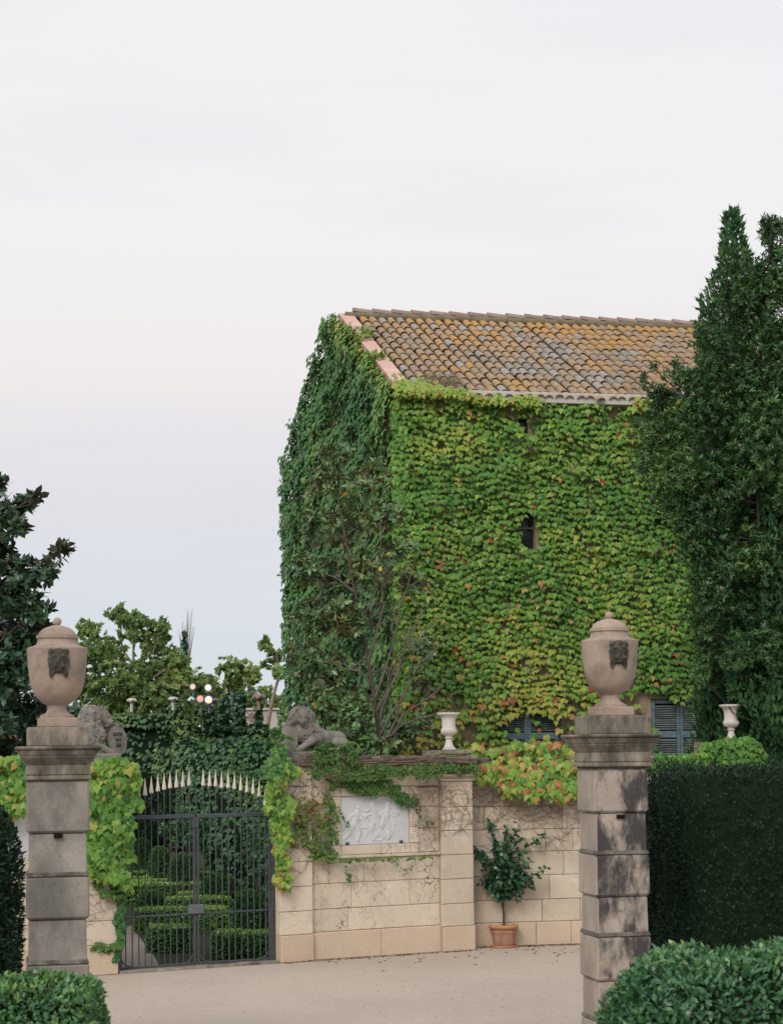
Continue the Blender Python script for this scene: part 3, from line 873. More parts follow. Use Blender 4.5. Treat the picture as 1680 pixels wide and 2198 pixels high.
# ---- ivy on the gable end
ivyg = thing('boston_ivy', 'dark green ivy hanging over the shaded gable end of the farmhouse', 'ivy', REAR, GAB.th)
for layer in (0, 1):
    S, Z = grid(-.05, GL + .06, 1.2, ZR + .05, (.085, .13)[layer], (.075, .11)[layer])
    top = ZE + (ZR - ZE) * (1 - np.abs(S - GL / 2) / (GL / 2)) + .02
    k = Z < top
    S, Z, top = S[k], Z[k], top[k]
    q = np.stack([S, Z, S * 0], 1)
    lump = .10 * (1 + noise(q, 1.5, 6)) + .07 * np.maximum(0, noise(q, 3.6, 8))
    pos, yd, nd = wall_leaves(S, Z, 0, .07, (.2, .9), .5)
    pos[:, 1] -= lump * 1.1 + (.08 if layer == 0 else 0)
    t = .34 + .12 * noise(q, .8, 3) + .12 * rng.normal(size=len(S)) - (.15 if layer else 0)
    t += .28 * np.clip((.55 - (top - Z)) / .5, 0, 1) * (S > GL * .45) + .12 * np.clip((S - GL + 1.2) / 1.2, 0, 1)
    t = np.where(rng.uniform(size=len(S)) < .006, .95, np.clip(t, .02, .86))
    sz = rng.normal(.106, .02, len(S))
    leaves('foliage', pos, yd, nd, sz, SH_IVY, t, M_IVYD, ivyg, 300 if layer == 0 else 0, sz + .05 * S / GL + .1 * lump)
# fringe curling round the far edge and over the verge
Z = rng.uniform(2.0, ZE, 900); S = rng.uniform(-.25, .1, 900)
pos, yd, nd = wall_leaves(S, Z, .0, .28, (.2, .8), .6); leaves('foliage', pos, yd, nd, rng.normal(.12, .02, 900), SH_IVY, np.clip(rng.normal(.25, .1, 900), 0, .6), M_IVYD, ivyg)
u = rng.uniform(0, 1, 1100); S = GL / 2 + u * GL / 2; Z = ZR - (ZR - ZE) * u + rng.normal(.02, .07, 1100)
bare = ((u > .42) & (u < .60)) | ((u > .68) & (u < .97)) | (u < .22)
Z = Z - np.where(bare, .13, 0) + np.where(bare, 0, .04)
pos, yd, nd = wall_leaves(S, Z, .0, .2, (.5, 1.3), .6)
m_ = (~bare) & (rng.uniform(size=1100) < .55); pos[m_, 1] += rng.uniform(0, .38, 1100)[m_]; pos[m_, 2] += .06
leaves('foliage', pos, yd, nd, rng.normal(.11, .02, 1100), SH_IVY, np.clip(rng.normal(.74, .1, 1100), .4, .95), M_IVYD, ivyg)
u = rng.uniform(0, 1, 500); S = GL / 2 * (1 - u) ; Z = ZR - (ZR - ZE) * u + rng.normal(.02, .06, 500)
pos, yd, nd = wall_leaves(S, Z, .0, .3, (.3, 1.1), .6); leaves('foliage', pos, yd, nd, rng.normal(.12, .02, 500), SH_IVY, np.clip(rng.normal(.3, .12, 500), 0, .8), M_IVYD, ivyg)

# ------------------------------------------------------------------ garden wall with the relief
gwall = thing('garden_wall', 'pale stone garden wall with a white relief panel and coping overgrown by ivy', 'wall', WALL.at(0), WALL.th)
sA, sB, sC, sD = WALL.s(597, 1950), WALL.s(668, 1950), WALL.s(945, 1950), WALL.s(1013, 1950)
zc = lambda x, y: WALL.z(x, y)
ZT = zc(806, 1626)
MB().box(sA + .03, sD - .02, .02, .30, 0, ZT - .13).build('wall_core', M_MORTAR, gwall)
G_ = .006
def course(root, s0, s1, zs, y0, y1, mat, widths=None, name='stone', first_plinth=None):
    for i in range(len(zs) - 1):
        a, b = min(zs[i], zs[i + 1]), max(zs[i], zs[i + 1])
        cuts = [s0, s1]
        if widths:
            x = s0 + (random.uniform(.3, 1) * widths)
            cuts = [s0]
            while x < s1 - widths * .35: cuts.append(x); x += widths * random.uniform(.72, 1.3)
            cuts.append(s1)
        mt = first_plinth if (first_plinth and i == 0) else mat
        for p, q_ in zip(cuts[:-1], cuts[1:]):
            MB().stone(p + G_ / 2, q_ - G_ / 2, y0 + random.uniform(-.004, .004) - (.03 if mt is first_plinth else 0), y1, a + G_ / 2, b - G_ / 2, .009, .003).build(name, mt, root)
course(gwall, sA, sB, [0] + [zc(632, y) for y in (2006, 1956, 1903, 1850, 1795, 1738, 1688, 1646)], -.07, .10, M_WALL, first_plinth=M_PLINTH)
course(gwall, sC, sD, [0] + [zc(979, y) for y in (1987, 1939, 1886, 1834, 1782, 1732, 1676)], -.07, .10, M_WALL2, first_plinth=M_PLINTH)
cp = MB()
for y0, y1, pr in ((1676, 1671, .10), (1671, 1667, .085), (1667, 1661, .12)): cp.stone(sC - .02, sD + .02, -pr, .1, zc(979, y0) + .001, zc(979, y1) - .001, .006)
cp.build('pilaster_cap', M_WALL2, gwall)
course(gwall, sB, sC, [0] + [zc(806, y) for y in (1994, 1946, 1892, 1840)], 0, .10, M_WALL, 1.15, first_plinth=M_PLINTH)
MB().stone(sB + .002, sC - .002, -.035, .1, zc(806, 1840) + .001, zc(806, 1833) - .001, .008).build('ledge', M_WALL, gwall)
fl, fr_ = WALL.s(709, 1760), WALL.s(897, 1760)
ft, fb = zc(803, 1689), zc(803, 1833)
course(gwall, sB, fl, [fb] + [zc(690, y) for y in (1776, 1728, 1689)], 0, .1, M_WALL)
course(gwall, fr_, sC, [fb] + [zc(920, y) for y in (1778, 1731, 1690)], 0, .1, M_WALL)
course(gwall, sB, sC, [ft, zc(806, 1664), zc(806, 1644)], 0, .1, M_WALL, .75)
jl, jr = WALL.s(730, 1760), WALL.s(878, 1760); jt, jb = zc(804, 1708), zc(804, 1812)
for a, b, c, d in ((fl, jl, jt, ft), (jl, jr, jt, ft), (jr, fr_, jt, ft), (fl, jl, zc(720, 1785), jt), (fl, jl, jb, zc(720, 1785)), (jr, fr_, zc(888, 1774), jt), (jr, fr_, jb, zc(888, 1774)),
                   (fl, jl, fb, jb), (jl, (jl * .42 + jr * .58), fb, jb), (jl * .42 + jr * .58, jr, fb, jb), (jr, fr_, fb, jb)):
    MB().stone(a + .003, b - .003, -.028, .1, c + .003, d - .003, .007, .002).build('frame_stone', M_WALL, gwall)
# the marble relief: figures with swirling drapery raised on a slab
def relief(root, s0, s1, z0, z1, seed, strokes, y=.004):
    nx, nz = 150, 110
    X, Z = np.meshgrid(np.linspace(0, 1, nx), np.linspace(0, 1, nz))
    H = np.zeros_like(X)
    asp = (z1 - z0) / (s1 - s0)
    for pts, r, h in strokes:
        for (ax, az), (bx, bz) in zip(pts[:-1], pts[1:]):
            dx, dz = bx - ax, (bz - az) * asp
            L2 = dx * dx + dz * dz + 1e-9
            t = np.clip(((X - ax) * dx + (Z - az) * asp * dz) / L2, 0, 1)
            dist = np.hypot(X - ax - t * dx, (Z - az) * asp - t * dz)
            H = np.maximum(H, .48 * h * np.sqrt(np.clip(1 - (dist / r) ** 2, 0, 1)))
    P3 = np.stack([X.ravel() * 6, Z.ravel() * 5, 0 * X.ravel()], 1)
    H += (.0010 * noise(P3, 1.6, seed) + .0006 * noise(P3, 4, seed + 1)).reshape(H.shape)
    H[0, :] = H[-1, :] = 0; H[:, 0] = H[:, -1] = 0
    V = np.stack([s0 + X * (s1 - s0), y - H, z0 + Z * (z1 - z0)], -1).reshape(-1, 3)
    i = (np.arange(nz - 1)[:, None] * nx + np.arange(nx - 1)[None]).ravel()
    F = np.stack([i, i + 1, i + nx + 1, i + nx], 1)
    return link('relief_panel', mesh_np('relief_panel', V, F, M_MARBLE, None, True), root)
def figure(x, z, lean, s=1.0, arm=1):
    return [([(x, z + .34 * s), (x + .005, z + .345 * s)], .030 * s, .034), ([(x, z + .29 * s), (x - .01 * lean, z + .22 * s)], .018, .022),
            ([(x - .01 * lean, z + .23 * s), (x - .03 * lean, z + .10 * s)], .045 * s, .034), ([(x - .03 * lean, z + .10 * s), (x - .06 * lean, z - .05 * s)], .050 * s, .036),
            ([(x - .05 * lean, z - .02 * s), (x + .02 * lean, z - .22 * s), (x - .01 * lean, z - .40 * s)], .034 * s, .028),
            ([(x - .07 * lean, z - .03 * s), (x - .11 * lean, z - .22 * s), (x - .20 * lean, z - .36 * s)], .034 * s, .026),
            ([(x - .02 * lean, z + .22 * s), (x + .09 * arm, z + .13 * s), (x + .17 * arm, z + .18 * s)], .017, .022),
            ([(x - .02 * lean, z + .22 * s), (x - .11 * arm, z + .14 * s), (x - .16 * arm, z + .02 * s)], .017, .020)]
def swirl(cx, cz, r, a0, a1, w=.012, h=.018, n=12):
    return ([(cx + r * math.cos(a0 + (a1 - a0) * k / n), cz + 1.25 * r * math.sin(a0 + (a1 - a0) * k / n) ) for k in range(n + 1)], w, h)
stk = figure(.26, .46, 1, .9) + figure(.46, .54, -1, 1.05, -1) + figure(.70, .50, 1, .95)
for a in ((.50, .55, .16, 2.8, 6.0), (.55, .42, .19, 3.0, 5.9), (.62, .38, .16, 3.3, 6.4), (.47, .20, .09, .3, 3.2), (.55, .17, .08, 3.5, 6.2), (.66, .25, .10, 3.2, 6.3), (.36, .18, .14, .6, 2.2), (.78, .70, .10, 4.0, 6.0), (.22, .62, .09, 3.6, 6.2), (.31, .60, .07, 3.4, 6.0)): stk.append(swirl(*a))
relief(gwall, jl + .004, jr - .004, jb + .004, jt - .004, 4, stk, .006)
for x, y in ((744.5, 1810), (860, 1805)):
    s_, z_ = WALL.hit(x, y); MB().stone(s_ - .022, s_ + .022, -.03, .0, jb - .004, jb + .045, .004).build('panel_clip', M_IRON, gwall)
# coping of the wall
k = sA - .02
zc0, zc1 = ZT - .125, ZT + .015
while k < sD + .02:
    w = random.uniform(.55, .8); e = min(k + w, sD + .06)
    MB().stone(k + .003, e - .003, -.16, .34, zc0 + random.uniform(0, .006), zc1 + random.uniform(-.012, .012), .03, .008).build('coping_stone', M_COPE, gwall)
    k = e
cap2 = MB().stone(WALL.s(933, 1620), WALL.s(1003, 1620), -.14, .42, zc1 + .014, zc(968, 1610), .02, .006); cap2.build('urn_base', M_COPE, gwall)

# ---- ashlar wall behind the potted tree
rwall = thing('garden_wall', 'plain ashlar wall of squared blocks behind the potted tree', 'wall', REC.at(0), REC.th)
zr = lambda y: REC.z(1130, y)
sE = 7.2
MB().box(.0, sE, .03, .5, 0, zr(1640)).build('wall_core', M_MORTAR, rwall)
course(rwall, 0.0, sE, [0] + [zr(y) for y in (1979, 1931, 1879, 1828, 1780, 1730, 1684, 1642)], 0, .1, M_WALL2, .56, first_plinth=M_PLINTH)
k = 0
while k < sE:
    e = k + random.uniform(.55, .85)
    MB().stone(k + .003, e - .003, -.10, .55, zr(1642) + .002, zr(1626) + random.uniform(-.006, .006), .02, .005).build('coping_stone', M_COPE, rwall)
    k = e
ub = REC.s(1569, 1600)
MB().stone(ub - .42, ub + .42, -.12, .6, zr(1626) + .01, REC.z(1569, 1592), .03, .01).build('urn_base', M_COPE, rwall)

# ---- stretch left of the gate
lwall = thing('garden_wall', 'stone garden wall beside the gate, mostly behind the grey pillar and hung with ivy', 'wall', WALL.at(0), WALL.th)
sG = WALL.s(250, 1980); sF = WALL.s(188, 1980); sL = sF - 3.2
zl = lambda y: WALL.z(120, y)
MB().box(sL, sG - .03, .03, .5, 0, WALL.z(150, 1626) - .1).build('wall_core', M_MORTAR, lwall)
course(lwall, sF - .06, sG, [0] + [WALL.z(215, y) for y in (2028, 1976, 1920, 1865, 1810, 1755, 1700, 1650)], -.07, .12, M_WALL, first_plinth=M_PLINTH)
course(lwall, sL, sF - .06, [0] + [zl(y) for y in (2040, 1983, 1925, 1872)], 0, .12, M_WALL, .9, first_plinth=M_PLINTH)
MB().stone(sL, sF - .062, -.05, .1, zl(1872) + .001, zl(1865), .008).build('ledge', M_WALL, lwall)
MB().stone(sL, sF - .062, -.02, .1, zl(1865) + .001, zl(1842), .008).build('frame_stone', M_WALL, lwall)
MB().stone(sL, sF - .062, -.02, .1, zl(1735), zl(1700), .008).build('frame_stone', M_WALL, lwall)
course(lwall, sL, sF - .062, [zl(1699), zl(1665), zl(1648)], 0, .1, M_WALL, .8)
stk = figure(.7, .46, 1, 1.0) + figure(.30, .5, -1, 1.0) + [swirl(.8, .35, .2, 3, 6), swirl(.85, .15, .1, 0, 3), swirl(.9, .6, .12, 2, 5)]
relief(lwall, sL, sF - .07, zl(1841), zl(1736), 9, stk, .01)
k = sL
while k < sG + .05:
    e = min(k + random.uniform(.55, .8), sG + .12)
    MB().stone(k + .003, e - .003, -.16, .62, WALL.z(150, 1648) + .001, WALL.z(150, 1627) + random.uniform(-.012, .012), .03, .008).build('coping_stone', M_COPE, lwall)
    k = e

# ------------------------------------------------------------------ iron gate, two leaves
GY = .12
def gpos(x, y):                                              # on the gate's plane, a little behind the wall face
    s, z = WALL.hit(x, y, -GY); return s, z
gx = lambda z: 214.6 + z * .2555
s_lp, s_rp, s_c = gpos(gx(150), 1900)[0], gpos(gx(1447), 1900)[0], gpos(gx(808), 1900)[0]
zb0 = .05
ztop, zmid = gpos(gx(808), 1751.5)[1], gpos(gx(808), 1961)[1]
tips = {215: 1690, 270: 1682.5, 325: 1674.5, 380: 1668.5, 433: 1663.5, 488: 1659.5, 540: 1656, 590: 1653, 643: 1651.5, 697: 1650.5, 750: 1647.5,
        868: 1648, 922: 1649, 972: 1649.5, 1023: 1652.5, 1078: 1653, 1130: 1655.5, 1183: 1658.5, 1235: 1662, 1287: 1666, 1338: 1671.5, 1387: 1691}
def gate_leaf(label, s_h, bars, sgn, lock):
    t = thing('gate_leaf', label, 'gate', WALL.at(s_h, GY), WALL.th)
    W_ = (s_c - s_h) - sgn * .012
    x0, x1 = sorted((0, W_))
    MB().box(min(0, sgn * .055), max(0, sgn * .055), -.025, .025, .0, ztop + .10).build('hinge_post', M_IRON, t)
    e = W_; a, b = sorted((e, e - sgn * .030))
    MB().box(a, b, -.02, .02, .02, ztop + .03).build('meeting_stile', M_IRON, t)
    MB().stone(x0 + .02, x1 - .002, -.024, .024, ztop - .028, ztop + .028, .006).build('top_rail', M_IRON, t)
    MB().stone(x0 + .02, x1 - .002, -.017, .017, zmid - .012, zmid + .012, .004).build('middle_rail', M_IRON, t)
    MB().stone(x0 + .02, x1 - .002, -.020, .020, zb0 - .014, zb0 + .016, .005).build('bottom_rail', M_IRON, t)
    hd = []
    w0, hl = .033, .262
    m = MB(); v = [(0, 0, hl)]
    for k in range(8):                                        # fluted spearhead flaring to a scalloped skirt
        a = PI * k / 4; r = w0 * (1.0 if k % 2 == 0 else .74)
        v.append((r * math.cos(a), r * math.sin(a) * .8, .018 if k % 2 == 0 else -.004))
    for k in range(8):
        a = PI * k / 4; r = .014 * (1.0 if k % 2 == 0 else .8)
        v.append((r * math.cos(a), r * math.sin(a), hl * .55))
    f = [(0, 9 + k, 9 + (k + 1) % 8) for k in range(8)] + [(9 + k, 1 + k, 1 + (k + 1) % 8, 9 + (k + 1) % 8) for k in range(8)] + [tuple(range(8, 0, -1))]
    m.add(v, f); spear = m.mesh('spearhead', M_SPEAR)
    collar = MB().lathe([(.012, -.012), (.019, -.006), (.019, .006), (.012, .012)], 8).mesh('collar', M_IRON)
    for zx in bars:
        s, zt_ = gpos(gx(zx), tips[zx])
        xx = s - s_h; top = zt_ - hl + .02
        b_ = link('bar', MB().tube([(0, 0, zb0), (0, 0, top)], .0092, 6).mesh('bar', M_IRON), t, (xx, 0, 0))
        link('spearhead', spear, b_, (0, 0, top - .02)); link('collar', collar, b_, (0, 0, top - .105))
    # curved braces at the foot
    for c_, dr in ((W_ - sgn * .045, -sgn), (sgn * .055, sgn)):
        m = MB(); m.tube([(c_, 0, .17), (c_ + dr * .03, 0, .12), (c_ + dr * .07, 0, .085), (c_ + dr * .16, 0, .062)], .011, 6); m.build('brace', M_IRON, t)
    if lock:
        zc_ = gpos(gx(808), 1951)[1]
        a, b = sorted((W_ + .115, W_ - .105)); MB().stone(a, b, -.05, .03, zc_ - .065, zc_ + .065, .006).build('lock_box', plain_mat('lock_steel', (.10, .115, .125), (.13, .14, .15), 20, .5, .4), t)
        MB().tube([(W_ + .02, 0, ztop), (W_ + .02, 0, ztop + .42)], .008, 5).build('centre_rod', M_IRON, t)
        MB().box(W_ - .05, W_ + .05, -.03, .03, ztop - .16, ztop - .03).build('latch', M_IRON, t)
    return t
gate_leaf('iron gate leaf with the lock box, hung beside the ivied wall end near the pillar', s_lp, [k for k in tips if k < 800], 1, True)
gate_leaf('hinged iron gate leaf next to the lion statue on the relief wall', s_rp, [k for k in tips if k > 800], -1, False)
MB_ = MB().stone(sG + .02, sA - .02, -.10, .35, -.1, .035, .02, .004)
tag(MB_.build('gate_sill', M_CAP, None, WALL.at(0), WALL.th), 'worn stone threshold running under the iron gate', 'threshold')

# ------------------------------------------------------------------ gate pillars with covered urns
def pillar(label, base, rz, mat, hz, rows, wide, halfw, halfn, dpx):
    """rows: heights of the joints from the cap down"""
    t = thing('gate_pillar', label, 'pillar', base, rz)
    for i in range(len(rows) - 1):
        z1, z0 = rows[i], max(rows[i + 1], 0)
        if i in wide:
            MB().block(halfw, halfw - .003, z0 + .004, z1 - .004, .022).build('stone_course', mat, t)
            MB().block(halfw - .003, halfn + .006, z1 - .005, z1 + .036, .006).build('weathered_ledge', M_LEDGE, t)
        else:
            MB().block(halfn, halfn - .004, z0 + .003, z1 - .003, .012).build('stone_course', mat, t)
    return t
def cap(t, zt, s, mat=M_CAP):
    """mouldings below ZT, the level of the abacus top; S metres per survey unit"""
    for nm, a, b, w0, w1 in (('abacus', 0, 7, 90, 91), ('fascia', 7.2, 21, 80, 85), ('ogee', 21.2, 40, 67, 79), ('neck', 40.2, 62, 67.5, 67), ('astragal', 62.2, 72, 71, 70)):
        MB().block(w0 * s, w1 * s, zt - b * s, zt - a * s, .010).build(nm, mat, t)
    m = MB().block(65 * s, 65 * s, zt + .001, zt + 41 * s, .008); m.build('plinth_block', mat, t)
K = .000873
PROF = [(185, 1265), (186, 1240), (150, 1226), (128, 1212), (112, 1190), (105, 1165), (110, 1130), (140, 1110), (182, 1080), (224, 1040), (254, 1000), (290, 900), (306, 800), (319, 650), (329, 520), (330, 508), (322, 497), (303, 490), (262, 478), (232, 462), (218, 440), (213, 402)]
LID = [(213, 401), (227, 395), (227, 358), (203, 352), (194, 330), (167, 300), (127, 275), (75, 258), (42, 250), (28, 246)]
def mask_mesh(f):
    m = MB(); B = lambda x, z, y, r: m.ball((x * f, -y * f, z * f), tuple(k * f for k in r), 10, 8)
    B(0, 0, .0, (.105, .03, .14)); B(0, .03, .02, (.085, .05, .10)); B(0, -.045, .045, (.055, .05, .05)); B(0, .01, .06, (.022, .035, .06)); B(-.035, -.055, .065, (.034, .028, .026)); B(.035, -.055, .065, (.034, .028, .026))
    B(0, -.03, .085, (.028, .02, .018)); B(0, -.10, .04, (.038, .035, .025)); B(-.045, .055, .055, (.034, .022, .016)); B(.045, .055, .055, (.034, .022, .016)); B(0, .10, .035, (.05, .03, .035))
    B(-.085, .10, .02, (.03, .03, .036)); B(.085, .10, .02, (.03, .03, .036))
    for k in range(26):
        a = R(-60 + 300 * k / 25); B(.098 * math.cos(a), .125 * math.sin(a) - .005, .012, (.022, .02, .03))
    for sx in (-1, 1): B(sx * .08, -.13, .005, (.026, .016, .06))
    return remesh(m, 'lion_mask', M_MASK, .0075 * f, 2)
def covered_urn(label, loc, rz, turn, group='covered urns on the gate pillars'):
    t = thing('covered_urn', label, 'urn', loc, rz, group)
    zb = 105 * K
    MB().block(212 * K, 212 * K, .001, zb, .008).build('foot_block', M_URN, t)
    MB().lathe([(r * K, zb + (1265 - y) * K) for r, y in PROF], 48).build('bowl', M_URN, t, smooth=32)
    lid = MB().lathe([(r * K, zb + .0015 + (1265 - y) * K) for r, y in LID], 48).build('lid', M_URN, t, smooth=32)
    MB().ball((0, 0, zb + (1265 - 207) * K), 46 * K, 20, 14).build('finial', M_URN, lid, smooth=60)
    m = link('lion_mask', mask_mesh(.87), t, (math.sin(turn) * .265, -math.cos(turn) * .265, zb + (1265 - 655) * K), turn)
    return t
dL, dR = 17.4, 18.3
bl = px(123.5, 1600, dL); br = px(1311, 1580, dR); thp = R(12)
sL_ = dL / 3900.0; sR_ = dR / 3900.0
HLz = lambda y: EYE.z + (1622 - y) * (dL - .28) / 3900.0
HRz = lambda y: EYE.z + (1609 - y) * (dR - .28) / 3900.0
bl.z = br.z = 0
capL, capR = HLz(1601), HRz(1575)
pL = pillar('weathered grey stone gate pillar beside the iron gate', bl, thp, M_PILL_L, 1622, [HLz(y) for y in (1673.5, 1787, 1878, 1971, 2064, 2170, 2290)] + [0], (0, 2, 4, 6), .292, .268, sL_)
cap(pL, capL, sL_ * .985)
MB().box(-.04, .04, -.30, -.25, HLz(1797), HLz(1788)).build('iron_socket', M_DARKIN, pL)
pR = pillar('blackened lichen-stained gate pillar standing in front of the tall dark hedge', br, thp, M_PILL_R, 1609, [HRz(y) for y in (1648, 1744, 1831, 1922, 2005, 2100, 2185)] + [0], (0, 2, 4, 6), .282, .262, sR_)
cap(pR, capR, sR_ * .955)
MB().box(-.05, .03, -.285, -.24, HRz(1756), HRz(1747)).build('iron_socket', M_DARKIN, pR)
covered_urn('covered stone urn with a round ball finial on the weathered grey pillar', (bl.x, bl.y, capL + 41 * sL_ * .985), thp, R(1))
covered_urn('covered stone urn with lion mask turned aside, on the lichen-blackened pillar', (br.x, br.y, capR + 41 * sR_ * .955), thp, R(0))

# ------------------------------------------------------------------ stone lions
def lion(label, loc, rz, mx, yaw, base_txt, shield_txt, f=1.0):
    """reclining lion with a shield; MX = 1 looks along -x, -1 along +x"""
    t = thing('lion_statue', label, 'statue', loc, rz, 'stone lions flanking the gate')
    m = MB(); u = .0008
    def P_(zx, zy, y): return Vector((mx * (zx - 900) * u, y, (1000 - zy) * u)) * f
    def B(zx, zy, y, r): m.ball(P_(zx, zy, y), tuple(k * f for k in r), 14, 10)
    def T(pts, rad, n=8): m.tube([P_(*p) for p in pts], [k * f for k in (rad if hasattr(rad, '__len__') else [rad] * len(pts))], n)
    B(1390, 800, .02, (.17, .15, .165)); B(1260, 740, .02, (.19, .13, .125)); B(1100, 760, .0, (.22, .14, .145)); B(900, 730, .0, (.17, .19, .17)); B(820, 620, .02, (.17, .17, .17)); B(1010, 660, .02, (.14, .13, .11))
    B(1450, 880, -.10, (.11, .11, .12)); B(1330, 860, -.13, (.10, .06, .10)); T([(1430, 940, -.17), (1250, 965, -.21), (1010, 970, -.24)], (.05, .042, .04))
    B(965, 965, -.25, (.065, .06, .048)); B(1500, 930, -.02, (.08, .1, .06)); T([(1530, 800, .02), (1590, 880, -.02), (1570, 975, -.06)], (.03, .026, .024))
    for k in range(4): B(925 + k * 8, 985, -.285 + .03 * k, (.022, .018, .022))
    T([(860, 740, -.12), (740, 790, -.18), (600, 860, -.22), (470, 945, -.25)], (.085, .07, .056, .05)); B(440, 955, -.25, (.07, .055, .045))
    for k in range(4): B(385 + 6 * (k % 2), 972, -.29 + .028 * k, (.022, .017, .024))
    T([(620, 620, .10), (480, 590, .02), (350, 520, -.04), (270, 480, -.07)], (.085, .065, .055, .05)); B(255, 480, -.07, (.055, .05, .042))
    for k in range(4): B(225, 500, -.11 + .026 * k, (.02, .016, .026))
    # mane and head turned by YAW about the neck
    piv = P_(640, 420, -.02)
    Rz = Matrix.Rotation(-yaw * mx, 3, 'Z')
    def H(zx, zy, y, r, nu=12, nv=8):
        p = P_(zx, zy, y); m.ball(piv + Rz @ (p - piv), tuple(k * f for k in r), nu, nv, Rz)
    B(690, 560, .02, (.205, .20, .25)); B(660, 420, .03, (.205, .18, .235)); B(600, 660, -.08, (.13, .12, .15))
    H(605, 320, -.10, (.125, .13, .13)); H(598, 330, -.17, (.09, .08, .10)); H(595, 255, -.16, (.085, .07, .05))
    H(592, 420, -.225, (.062, .065, .05)); H(560, 438, -.245, (.036, .04, .032)); H(626, 438, -.245, (.036, .04, .032)); H(592, 360, -.235, (.028, .04, .075)); H(592, 405, -.285, (.03, .022, .02))
    H(592, 490, -.21, (.04, .045, .024)); H(545, 305, -.23, (.036, .022, .014)); H(640, 305, -.23, (.036, .022, .014)); H(548, 336, -.235, (.014, .012, .010)); H(638, 336, -.235, (.014, .012, .010))
    H(530, 385, -.18, (.035, .045, .045)); H(655, 385, -.18, (.035, .045, .045)); H(500, 235, -.08, (.035, .025, .04)); H(700, 235, -.08, (.035, .025, .04))
    r_ = random.Random(3)
    from mathutils.bvhtree import BVHTree
    me0 = remesh(m, 'rough', M_LION, .011 * f, 2)
    bv = BVHTree.FromPolygons([v.co.copy() for v in me0.vertices], [tuple(p.vertices) for p in me0.polygons])
    m = MB(); m.add([v.co[:] for v in me0.vertices], [tuple(p.vertices) for p in me0.polygons]); bpy.data.meshes.remove(me0)
    fd = Rz @ Vector((0, -1, 0)); fa = math.atan2(fd.y, fd.x)
    ax = P_(665, 500, .03)
    for k in range(46):                                       # curls framing the brow
        a = R(-35 + 250 * (k / 45.0)); ra = .128 + r_.uniform(-.012, .030)
        p = P_(598, 330, -.135 + r_.uniform(-.02, .05)) + Vector((math.cos(a) * ra, 0, math.sin(a) * ra * 1.02)) * f
        p = piv + Rz @ (p - piv)
        w = r_.uniform(0, 6); rr_ = r_.uniform(.013, .019) * f
        m.tube([p + Vector((math.cos(w + q * 1.3), .3 * math.sin(q), math.sin(w + q * 1.3))) * rr_ * (1.5 - .2 * q) for q in range(5)], [rr_, rr_, rr_ * .9, rr_ * .8, rr_ * .6], 6)
    for k in range(210):                                      # wavy locks falling over the shoulders and chest
        a = r_.uniform(-PI, PI); h0 = r_.uniform(.26, .70) * f; L = r_.uniform(.10, .17) * f; w = r_.uniform(0, 6); pts = []
        for q in range(7):
            z = h0 - L * q / 6; aa = a + .13 * math.sin(w + q * 1.25)
            df = abs((aa - fa + PI) % (2 * PI) - PI)
            if df < R(52) and .36 * f < z < .62 * f: break
            hit = bv.ray_cast(Vector((ax.x, ax.y, z)), Vector((math.cos(aa), math.sin(aa), .12)))
            if hit[0] is None or hit[3] > .30 * f: break
            pts.append(hit[0] + hit[1] * .006 * f)
        if len(pts) > 3:
            r0 = r_.uniform(.016, .025) * f
            m.tube(pts, [r0 * g_ for g_ in (.6, 1, 1.1, 1.1, .95, .8, .4)][:len(pts)], 6)
    link('body', remesh(m, 'body', M_LION, .0062 * f, 1), t)
    # shield
    sh = MB(); n = 24; prof = []
    for k in range(n):
        a = 2 * PI * k / n
        prof.append((.155 * math.cos(a), .20 * math.sin(a) - (.03 if math.sin(a) < -.5 else 0)))
    v = [(0, -.045, 0)] + [(x * .55, -.036, z * .55) for x, z in prof] + [(x * .92, -.012, z * .92) for x, z in prof] + [(x, -.014, z) for x, z in prof] + [(x, .02, z) for x, z in prof]
    fcs = [(0, 1 + k, 1 + (k + 1) % n) for k in range(n)]
    for q in range(3): fcs += [(1 + q * n + k, 1 + (q + 1) * n + k, 1 + (q + 1) * n + (k + 1) % n, 1 + q * n + (k + 1) % n) for k in range(n)]
    fcs.append(tuple(range(1 + 3 * n, 1 + 4 * n)))
    sh.add(v, fcs)
    so_ = link('shield', sh.mesh('shield', M_LION, 40), t, P_(265, 740, -.16))
    so_.rotation_euler = (R(-6), 0, R(-14) * mx); so_.scale = (f, f, f)
    for k, tx in enumerate(shield_txt):
        o = link('lettering', text_mesh(tx, .080, .012, M_LETT), so_, (.02 * mx, -.047, .075 - .08 * k)); o.rotation_euler = (R(90), 0, 0)
    # base slab
    bs = MB().stone(-.52 * f, .52 * f, -.34 * f, .16 * f, -.17, .012, .02, .006)
    b = bs.build('base', M_LION, t)
    if base_txt:
        o = link('lettering', text_mesh(base_txt, .085, .006, M_LETT), b, (-.22, -.342 * f, -.075)); o.rotation_euler = (R(90), 0, 0)
    return t
rl = WALL.at(WALL.hit(674, 1616, -.18)[0], .18, 0)
lion('stone lion reclining on the coping above the relief panel, one paw on an ivied shield', (rl.x, rl.y, zc1 + .075), WALL.th, 1, R(8), 'STAQUIR', [], .98)
ll = WALL.at(WALL.hit(172, 1616, -.20)[0], .20, 0)
lion('stone lion partly hidden behind the grey pillar, holding a lettered shield', (ll.x, ll.y, WALL.z(196, 1627) + .05), WALL.th, -1, R(52), '', ['NOI', 'VN', 'RII'], .98)

